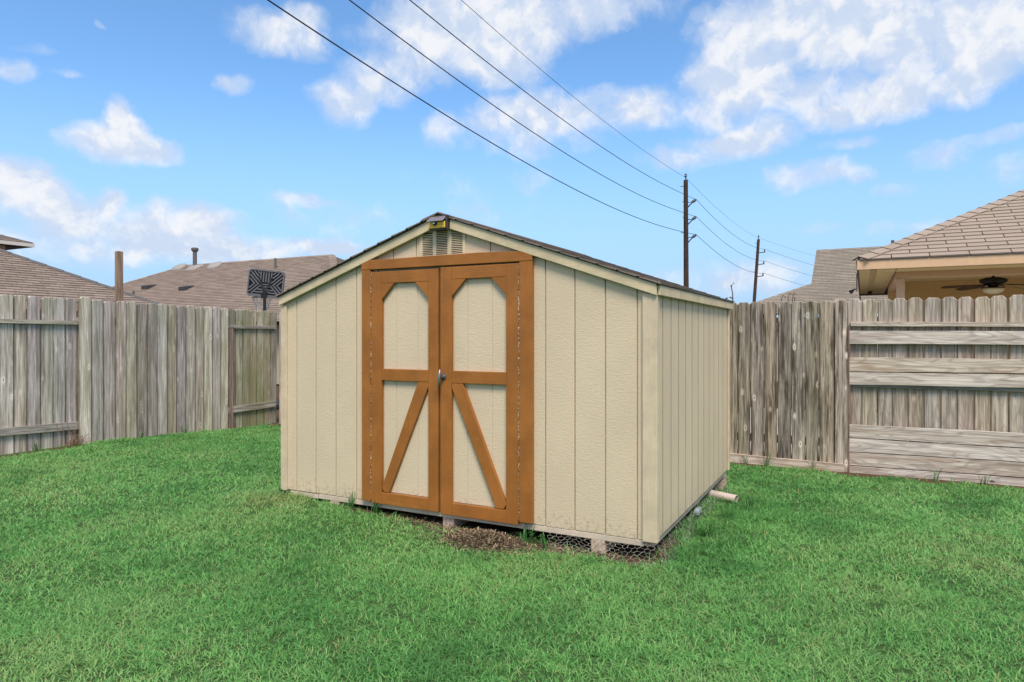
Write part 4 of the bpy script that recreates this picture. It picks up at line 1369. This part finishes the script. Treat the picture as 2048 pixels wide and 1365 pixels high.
def build_right_houses():
    # neighbour's patio cover
    C = Vector((1.044, 6.483, 2.391)); p = .51
    H = thing('patio_house', (4.5, 8.5, -.15), 'tan patio cover with hip shingle roof behind the back fence at right', 'house')
    run = 4.6
    W = 13.0
    k = 1 / math.hypot(1, p)
    mb = MB()
    q = C - Vector((0, 0, .012))
    mb.add([q, q + Vector((W, 0, 0)), q + Vector((W, run, p * run)), q + Vector((run, run, p * run)), q + Vector((0, 2 * run, 0)), q + Vector((W, 2 * run, 0))], [(0, 1, 2, 3), (0, 3, 4), (3, 2, 5, 4)])
    roof = mb.build('roof', M['deck'], H)
    shingle_roof([(0.02, 0), (W - 6, 0), (W - 6, run / k), (run, run / k)], C + Vector((0, -.03, -.008)), (1, 0, 0), (0, k, p * k), .14, .44, M['shingle_p'], roof, 'objects', .008, .011, 280)
    shingle_roof([(0, 0), (2 * run, 0), (run, run / k)], C + Vector((-.02, 2 * run, -.006)), (0, -1, 0), (k, 0, p * k), .14, .44, M['shingle_p'], roof, 'stuff', .008, .011)
    ridge_caps(C + Vector((-.03, -.03, .012)), (1, 1, p), run * math.sqrt(2 + p * p), M['shingle_p'], roof, (-1, 0, p), (0, -1, p), .15, .215, name='hip_cap', h=.018)
    MB().box(C.x - .012, C.x + W, C.y - .012, C.y + .010, C.z - .140, C.z - .014).build('fascia', M['tan'], H, bevel=.003)
    MB().box(C.x - .012, C.x + .010, C.y + .011, C.y + 2 * run, C.z - .140, C.z - .014).build('fascia', M['rusty_metal'], H)
    zs = C.z - .148
    # soffit with a vent strip
    b = MB()
    b.box(C.x + .012, C.x + .15, C.y + .012, C.y + 6.0, zs, zs + .008)
    b.box(C.x + .235, C.x + .46, C.y + .012, C.y + 6.0, zs, zs + .008)
    b.box(C.x + .47, C.x + W, C.y + .012, C.y + .47, zs, zs + .008)
    so = b.build('soffit', M['soffit'], H)
    MB().box(C.x + .152, C.x + .233, C.y + .012, C.y + 6.0, zs + .012, zs + .02).build('vent_backing', M['dark'], so)
    b = MB()
    y = C.y + .06
    while y < C.y + 5:
        b.box(C.x + .152, C.x + .233, y, y + .030, zs + .001, zs + .007); y += .052
    b.build('vent_strip', M['soffit'], so)
    # beam, columns, ceiling, back wall
    bx0, by0 = C.x + .475, C.y + .472
    MB().box(bx0, C.x + W, by0, by0 + .10, zs - .092, zs + .10).build('beam', M['tan'], H, bevel=.004)
    MB().box(bx0, bx0 + .10, by0 + .101, 10.3, zs - .092, zs + .10).build('beam', M['tan'], H, bevel=.004)
    for x in (bx0 + .004, bx0 + 3.9, bx0 + 7.8):
        MB().box(x, x + .103, by0 - .004, by0 + .096, -.15, zs - .0925).build('column', M['tan'], H, bevel=.004)
    MB().box(bx0 + .102, C.x + W, by0 + .102, 10.3, zs + .085, zs + .10).build('ceiling', M['soffit'], H)
    MB().box(bx0 - .0, C.x + W, 10.31, 10.5, -.15, zs + .14).build('back_wall', M['tan_wall'], H)

    # pale concrete slab added to bounce light up under the cover
    MB().box(C.x - 2.0, C.x + W, 4.9, 10.3, -.35, -.10).build('patio_bounce_slab', M['concrete'])['kind'] = 'structure'

    # ceiling fan
    fc = Vector((2.87, 8.56, zs + .084))
    Fn = thing('ceiling_fan', fc, 'dark ceiling fan with pale glass bowl light under the patio cover', 'ceiling fan')
    MB().lathe(fc + Vector((0, 0, -.03)), [(.055, 0), (.075, .012), (.075, .030)], 16).build('canopy', M['black'], Fn)
    MB().lathe(fc + Vector((0, 0, -.09)), [(.02, 0), (.02, .062)], 10).build('downrod', M['black'], Fn)
    MB().lathe(fc + Vector((0, 0, -.235)), [(.06, 0), (.075, .02), (.10, .035), (.165, .06), (.185, .09), (.17, .12), (.10, .14), (.04, .147)], 24).build('motor', M['black'], Fn, smooth=True)
    MB().lathe(fc + Vector((0, 0, -.345)), [(.05, 0), (.10, .018), (.135, .045), (.15, .085)], 24).build('light_bowl', M['bowl'], Fn, smooth=True)
    MB().lathe(fc + Vector((0, 0, -.259)), [(.153, 0), (.15, .012), (.05, .023)], 20).build('light_collar', M['black'], Fn)
    for i in range(5):
        a = math.radians(196 + 72 * i)
        d = Vector((math.cos(a), math.sin(a), 0)); s = Vector((-d.y, d.x, 0))
        z = fc.z - .21
        pts = [(.20, .045), (.40, .062), (.62, .068), (.70, .055), (.72, .0), (.70, -.055), (.62, -.068), (.40, -.062), (.20, -.045)]
        top = [Vector((fc.x, fc.y, z - .045 * (u - .2))) + d * u + s * v + Vector((0, 0, v * .20)) for u, v in pts]
        n = len(pts)
        MB().add(top + [t - Vector((0, 0, .007)) for t in top], [tuple(range(n)), tuple(range(2 * n - 1, n - 1, -1))] + [(i2, i2 + n, (i2 + 1) % n + n, (i2 + 1) % n) for i2 in range(n)]).build('blade', M['fan_grey'] if i in (2, 3) else M['fan_wood'], Fn)
        MB().bar(Vector((fc.x, fc.y, z + .01)) + d * .10, Vector((fc.x, fc.y, z - .004)) + d * .26, .03, .012).build('blade_arm', M['black'], Fn)
    # small floodlight on the eave edge
    fl = Vector((1.018, 7.22, 2.00))
    Fl = thing('floodlight', fl, 'small dark twin floodlight on the side eave of the patio cover', 'light')
    MB().box(fl.x - .0, fl.x + .013, fl.y - .04, fl.y + .04, fl.z + .0, fl.z + .26).build('bracket', M['blackgrey'], Fl)
    for s in (-1, 1):
        MB().tube([fl + Vector((-.01, s * .02, .03)), fl + Vector((-.035, s * .045, .02)), fl + Vector((-.055, s * .06, .005)), fl + Vector((-.08, s * .075, -.01))], [.008, .010, .022, .027], 10).build('lamp_head', M['blackgrey'], Fl)
    # grey roof further back
    R = Vector((-.476, 24.514, 4.612)); pg = .5
    G = thing('house', (5, 26, -.15), 'grey shingle gable roof of a house behind the back fence', 'house')
    xw = 16.0
    kg = 1 / math.hypot(1, pg)
    mid = Vector((R.x, R.y - 3.0, R.z - 3.0 * pg))
    ex = 2.6
    low = Vector((mid.x - ex, mid.y - ex, mid.z - ex * .42))
    mb = MB()
    mb.add([R, R + Vector((xw, 0, 0)), mid + Vector((xw, 0, 0)), mid, R + Vector((0, 3.0, -1.5)), R + Vector((xw, 3.0, -1.5))], [(0, 3, 2, 1), (0, 1, 5, 4), (0, 4, 3)])
    rg = mb.build('roof', M['deck'], G)
    shingle_roof([(0, 0), (xw, 0), (xw, 3.0 / kg), (0, 3.0 / kg)], mid + Vector((0, 0, .012)), (1, 0, 0), (0, kg, pg * kg), .145, .42, M['shingle_g'], rg, 'stuff', .010, .008, jit=.35)
    k4 = 1 / math.hypot(1, .42)
    mb = MB()
    mb.add([mid, mid + Vector((xw, 0, 0)), low + Vector((xw + ex, 0, 0)), low], [(0, 3, 2, 1)])
    mb.add([mid, mid + Vector((0, 6, 0)), low + Vector((0, 6 + 2 * ex, 0)), low], [(0, 1, 2, 3)])
    rl = mb.build('lower_roof', M['deck'], G)
    shingle_roof([(0, 0), (xw + ex, 0), (xw + ex, ex / k4), (ex, ex / k4)], low + Vector((0, 0, .012)), (1, 0, 0), (0, k4, .42 * k4), .145, .42, M['shingle_g'], rl, 'stuff', .010, .008, jit=.35)
    ridge_caps(low + Vector((0, 0, .02)), (1, 1, .42), ex * math.sqrt(2 + .42 ** 2), M['shingle_g'], rl, (-1, 0, .42), (0, -1, .42), .13, .3, name='hip_cap', stuff=True)
    ridge_caps(R + Vector((0, 0, .02)), (1, 0, 0), xw, M['shingle_g'], rg, (0, -1, pg), (0, 1, pg), .13, .3, name='ridge_cap', stuff=True)
    MB().box(low.x + .5, R.x + xw, low.y + .5, R.y + 5, -.15, low.z - .1).build('wall', M['housewall'], G)
    MB().lathe((2.03, 22.9, 3.75), [(.05, 0), (.05, .85), (.06, .86), (.05, .9)], 10).build('vent_pipe', M['rusty_metal'], rg)


# ------------------------------------------------------------------ utility line
def build_poles():
    def pole(name, base, top, r0, r1, label, arms, style):
        T = thing(name, base, label, 'utility pole', 'utility poles')
        b, t = Vector(base), Vector(top)
        MB().tube([b, b + (t - b) * .5, t], [r0, (r0 + r1) / 2, r1], 14).build('shaft', M['pole'], T, smooth=False)
        MB().tube([t, t + Vector((0, 0, .22))], .035, 8).build('top_pin', M['blackgrey'], T)
        MB().lathe(t + Vector((0, 0, .2)), [(.05, 0), (.09, .04), (.06, .09), (.08, .13), (.03, .2)], 10).build('top_insulator', M['porcelain'], T)
        for z in arms:
            s = (z - b.z) / (t.z - b.z)
            c = b + (t - b) * s
            r = r0 + (r1 - r0) * s
            if style == 'slant':
                MB().tube([c + Vector((r * .8, 0, -.42)), c + Vector((.42, 0, -.10))], .035, 8).build('brace', M['blackgrey'], T)
                MB().tube([c + Vector((r * .8, 0, -.12)), c + Vector((.40, 0, -.12))], .022, 8).build('arm', M['blackgrey'], T)
                MB().tube([c + Vector((.34, 0, -.16)), c + Vector((.44, 0, -.08)), c + Vector((.56, 0, -.01)), c + Vector((.60, 0, .0))], [.05, .095, .085, .04], 10).build('insulator', M['porcelain'], T)
            else:
                MB().bar(c + Vector((r * .8, 0, -.28)), c + Vector((.66, 0, -.24)), .07, .07).build('arm', M['blackgrey'], T)
                MB().lathe(c + Vector((.60, 0, -.24)), [(.05, 0), (.075, .08), (.05, .14), (.065, .2), (.04, .28)], 10).build('insulator', M['porcelain'], T)
        for k in range(4):
            z = t.z - .35 - k * .9
            s = (z - b.z) / (t.z - b.z); c = b + (t - b) * s
            MB().tube([c + Vector((-.30 if k % 3 == 0 else -.19, -.05, 0)), c + Vector((0.0, -.05, 0))], .018, 6).build('bolt', M['blackgrey'], T)
    pole('utility_pole', (-8.0, 35.58, -.15), (-8.04, 35.575, 10.38), .165, .125, 'nearer dark wooden utility pole rising upright behind the shed roof', (9.20, 8.20, 7.16), 'slant')
    pole('utility_pole', (-8.22, 62.6, -.15), (-7.56, 62.86, 10.35), .175, .13, 'farther wooden utility pole leaning slightly right beside the grey roof', (9.36, 8.26, 7.14), 'pin')
    fits = {'top': ([2.288e-3, -8.0878e-2, 10.551964], -8.03, 10.52, (-7.77, 62.81, 10.60), (3.4, 104.2, 10.9)),
            'high': ([2.716e-3, -8.9337e-2, 8.996029], -7.43, 9.20, (-7.0, 62.85, 9.38), (3.4, 104.2, 9.6)),
            'mid': ([3.103e-3, -1.06366e-1, 8.145823], -7.43, 8.21, (-7.0, 62.8, 8.28), (3.4, 104.2, 8.2)),
            'low': ([3.019e-3, -1.04549e-1, 7.130894], -7.43, 7.17, (-7.06, 62.7, 7.14), (3.4, 104.2, 6.7))}
    lab = {'top': 'thinnest and highest power line, on the pole tops', 'high': 'upper thick black cable of the three on the pole arms', 'mid': 'middle thick black cable of the three on the pole arms', 'low': 'lowest thick black cable of the three on the pole arms'}
    for nm, (c, x, za, p2, p3) in fits.items():
        pts = []
        for y in np.linspace(-9.0, 35.58, 46):
            z = c[0] * y * y + c[1] * y + c[2]
            pts.append((x, y, z))
        zend = pts[-1][2]
        pts = [(a, b, z + (za - zend) * max(0, (b - 28) / 7.58) ** 2) for a, b, z in pts]
        def span(a, b, sag, n=20):
            out = []
            for k in range(1, n + 1):
                t = k / n
                out.append(tuple(a[i] + (b[i] - a[i]) * t for i in range(2)) + (a[2] + (b[2] - a[2]) * t - sag * 4 * t * (1 - t),))
            return out
        a = pts[-1]
        pts += span(a, p2, .62 if nm != 'top' else .35)
        pts += span(p2, p3, .55)
        r = .008 if nm == 'top' else .0125
        if nm == 'low': r = .0135
        o = MB().tube(pts, r, 5).build('power_line', M['wire'], None)
        tag(o, lab[nm], 'power line', 'power lines along the easement')


# ------------------------------------------------------------------ small things around the shed
def build_small():
    # plastic pipe poking out from under the shed
    P = thing('drain_pipe', (0.0, 1.80, 0.0), 'dirty white plastic pipe sticking out from under the right side of the shed', 'pipe')
    a, b = Vector((-.45, 1.955, .032)), Vector((.190, 1.747, .016))
    d = (b - a).normalized(); s = d.cross(Vector((0, 0, 1))).normalized(); u = s.cross(d)
    n = 18; vs = []; fs = []
    for (p, r) in ((a, .034), (b, .034), (b, .029), (a, .029)):
        for k in range(n):
            an = 2 * math.pi * k / n
            vs.append(p + (s * math.cos(an) + u * math.sin(an)) * r)
    for i in range(3):
        for k in range(n): fs.append((i * n + k, i * n + (k + 1) % n, (i + 1) * n + (k + 1) % n, (i + 1) * n + k))
    MB().add(vs, fs).build('tube', M['pvc'], P, smooth=True)
    # crumpled clear bottle caught behind the wire
    Bt = thing('plastic_bottle', (.03, 1.0, .05), 'clear plastic bottle caught in the chicken wire under the shed', 'bottle')
    mb = MB().tube([(.03, .97, .068), (.03, .98, .068), (.032, .99, .069), (.034, 1.03, .070), (.034, 1.06, .071), (.034, 1.09, .072), (.034, 1.10, .072)], [.008, .020, .023, .021, .023, .011, .010], 14)
    mb.build('body', M['clear'], Bt, smooth=True)
    MB().tube([(.034, 1.1005, .072), (.034, 1.115, .072)], .0115, 12).build('cap', M['porcelain'], Bt)

    # chicken wire skirt
    Wt = thing('chicken_wire', (.06, .6, 0.0), 'loose chicken wire skirt around the shed base at the right corner', 'wire mesh')
    mb = MB()
    a = .023                      # hexagon side
    dx, dz = a * math.sqrt(3), a * 1.5
    def surf(path, s, t):
        """s along the path, t from 0 (top) to 1 (bottom)"""
        top, bot = path(s)
        wob = .020 * math.sin(s * 9.0 + t * 3) + .012 * math.sin(s * 23.0 + 1.3) + .008 * math.sin(s * 41 + t * 9)
        p = top.lerp(bot, t)
        nrm = (bot - top); nrm = Vector((nrm.x, nrm.y, 0))
        if nrm.length > 1e-6: nrm.normalize()
        return p + nrm * wob * math.sin(t * math.pi * .9 + .2) + Vector((0, 0, .010 * math.sin(s * 11) + .006 * math.sin(s * 31 + 2)))
    def front(s):
        x = -.70 + s
        return Vector((x, -.004, .098)), Vector((x + .03, -.085 - .05 * min(1, s / .5), float(gz(x, -.1)) + .002))
    def side(s):
        y = -.10 + s
        return Vector((.012, max(y, .0), .095)), Vector((.085 + .03 * math.sin(s * 4), y - .02, float(gz(.1, y)) + .002))
    for path, length in ((front, .74), (side, 2.25)):
        rows = 7
        cols = int(length / dx)
        Ht = .19
        def node(i, j, k):     # lattice vertex
            x = (i + (.5 if j % 2 else 0)) * dx
            z = j * dz
            return (x, z + (0 if k == 0 else a))
        segs = []
        for j in range(rows):
            for i in range(cols):
                x = (i + (.5 if j % 2 else 0)) * dx
                z = j * dz
                c0, c1 = (x, z), (x, z + a)
                segs.append((c0, c1))
                segs.append((c1, (x + dx / 2, z + a * 1.5)))
                segs.append((c1, (x - dx / 2, z + a * 1.5)))
        for p, q in segs:
            if min(p[0], q[0]) < 0 or max(p[0], q[0]) > length: continue
            t0, t1 = p[1] / (rows * dz), q[1] / (rows * dz)
            if t1 > 1.02: continue
            jx = .007
            A = surf(path, p[0] + jx * math.sin(p[1] * 90 + p[0] * 70), t0)
            Bq = surf(path, q[0] + jx * math.sin(q[1] * 90 + q[0] * 70), t1)
            mb.tube([A, Bq], .0007, 3, False)
    mb.build('mesh', M['chicken'], Wt)

    # grassy weeds and creepers
    def tuft(c, n, h, spread, label, group='weeds growing against the shed and fences', seed=1):
        r = random.Random(seed)
        T = thing('weed', c, label, 'weed', group)
        mb = MB()
        for k in range(n):
            a = r.uniform(0, 2 * math.pi); L = h * r.uniform(.55, 1.1); l = r.uniform(.2, 1.0) * spread
            p0 = Vector(c) + Vector((r.uniform(-1, 1) * .025, r.uniform(-1, 1) * .025, -.005))
            d = Vector((math.cos(a), math.sin(a), 0))
            s = Vector((-d.y, d.x, 0)) * .0028
            pts = [p0, p0 + d * l * .25 + Vector((0, 0, L * .55)), p0 + d * l * .6 + Vector((0, 0, L * .9)), p0 + d * l + Vector((0, 0, L * r.uniform(.75, 1.0)))]
            vs = [pts[0] - s, pts[0] + s, pts[1] + s, pts[1] - s, pts[2] + s * .8, pts[2] - s * .8, pts[3]]
            mb.add(vs, [(0, 1, 2, 3), (3, 2, 4, 5), (5, 4, 6)])
        mb.build('leaves', M['weed'], T)
    def g(x, y): return float(gz(x, y))
    spots = [((-2.28, -.06), 16, .15, .10, 'upright grass weed under the left end of the doors'),
             ((-2.08, -.04), 14, .13, .09, 'grass weed under the left brown door'),
             ((-.83, -.07), 16, .14, .12, 'tall grass weed below the right door jamb'),
             ((-.68, -.09), 14, .10, .10, 'leafy weed at the left end of the chicken wire'),
             ((.19, .62), 20, .13, .12, 'lush weed beside the chicken wire halfway along the shed'),
             ((.22, 1.15), 20, .14, .12, 'lush weed between the chicken wire and the drain pipe'),
             ((.30, 1.70), 12, .11, .08, 'grass weed at the open end of the drain pipe'),
             ((-.08, 4.03), 10, .16, .12, 'weed at the kick board near the shed corner'),
             ((.15, 4.02), 14, .20, .17, 'spreading weed over the middle of the kick board'),
             ((.62, 4.02), 8, .12, .10, 'small weed near the right end of the kick board'),
             ((1.75, 4.02), 10, .13, .14, 'weed in front of the lowest horizontal fence board'),
             ((2.15, 4.02), 9, .12, .12, 'weed at right by the lowest horizontal fence board'),
             ((-7.40, .42), 12, .15, .10, 'weed under the lower rail of the left fence'),
             ((-7.40, 1.72), 10, .12, .15, 'weed sprawling at the foot of the flush pickets'),
             ((-7.40, 2.35), 12, .13, .16, 'darker weed farther along the flush pickets')]
    for i, ((x, y), n, h, sp, lb) in enumerate(spots):
        tuft((x, y, g(x, y)), n, h, sp, lb, seed=i + 3)
    # broad leaved weed under the right jamb
    r = random.Random(5)
    T = thing('leafy_weed', (-.93, -.06, g(-.93, -.06)), 'small broad leaved green weed in the shade under the right door', 'weed')
    mb = MB()
    for k in range(26):
        c = Vector((-.80 + r.gauss(0, .05), -.02 + r.gauss(0, .03), g(-.8, 0) + r.uniform(.015, .075)))
        a = r.uniform(0, 6.28); d = Vector((math.cos(a), math.sin(a), r.uniform(-.3, .5))) * .016; s = Vector((-math.sin(a), math.cos(a), 0)) * .009
        mb.add([c - d, c + s, c + d, c - s], [(0, 1, 2, 3)])
    for k in range(8):
        mb.tube([(-.80 + r.gauss(0, .01), -.02, g(-.8, 0)), (-.80 + r.gauss(0, .05), -.02 + r.gauss(0, .03), g(-.8, 0) + r.uniform(.03, .07))], .0012, 4, False)
    mb.build('leaves', M['weed'], T)
    # dry vine stub rising over the back fence by the shed roof
    V = thing('dry_vine', (-.255, 4.22, 1.5), 'bare dry vine stem standing above the fence beside the shed roof', 'vine')
    MB().tube([(-.249, 4.23, 1.45), (-.247, 4.23, 1.75), (-.250, 4.23, 1.84), (-.262, 4.23, 1.905), (-.266, 4.225, 1.935), (-.250, 4.22, 1.94)], [.007, .007, .0065, .006, .009, .004], 6).build('stem', M['twig'], V)
    mb = MB()
    for k in range(10):
        c = Vector((-.40 + r.uniform(-.10, .16), 4.22 + r.uniform(-.04, .04), 1.735 + r.uniform(0, .06)))
        a = r.uniform(0, 6.28); d = Vector((math.cos(a), .3, math.sin(a) * .5)) * .022; s = Vector((-math.sin(a) * .3, .4, math.cos(a))) * .011
        mb.add([c - d, c + s, c + d, c - s], [(0, 1, 2, 3)])
    mb.tube([(-.247, 4.23, 1.70), (-.33, 4.22, 1.755), (-.45, 4.22, 1.765)], .003, 5)
    mb.tube([(-.25, 4.22, 1.94), (-.235, 4.21, 1.965), (-.225, 4.21, 1.95)], .003, 5)
    mb.build('leaves', M['twig'], V)
    V = thing('dry_vine', (.38, 4.22, 1.5), 'dead curled vine twigs poking over the back fence near the post', 'vine')
    mb = MB()
    for (x0, x1, x2, h) in ((.30, .28, .33, .10), (.36, .355, .40, .13), (.40, .405, .43, .13), (.42, .425, .42, .08)):
        mb.tube([(x0, 4.21, 1.5), (x0, 4.21, 1.70), (x1, 4.21, 1.70 + h * .6), ((x1 + x2) / 2, 4.21, 1.70 + h), (x2, 4.21, 1.70 + h * .75)], .0042, 5)
    mb.build('stem', M['twig'], V)
    # dry tangle at the step in the left fence
    V = thing('dry_vine', (-7.45, .90, -.02), 'dry brown creeper tangled at the step in the left fence', 'vine')
    mb = MB()
    for k in range(34):
        y = .88 + r.gauss(0, .045)
        p = [Vector((-7.46 + r.uniform(0, .05), y, -.02))]
        hh = r.uniform(.05, .24)
        for q in range(4):
            p.append(p[-1] + Vector((r.gauss(0, .02), r.gauss(0, .03), hh / 4)))
        mb.tube(p, .0028, 4, False)
    for k in range(3):
        yy = .70 + .06 * k
        mb.tube([(-7.47, yy, .0), (-7.475, yy + .01, .16), (-7.472, yy - .01, .30)], .003, 4, False)
    mb.build('stem', M['straw_plain'] if 'straw_plain' in M else M['twig'], V)


M['straw_plain'] = plain('dry_creeper', (0.24, 0.15, 0.09), 0.9)

build_ground()
build_shed()
build_left_fence()
build_back_fence()
poly_roof_house()
build_right_houses()
build_left_yard()
build_poles()
build_grass()
build_straw()
build_small()
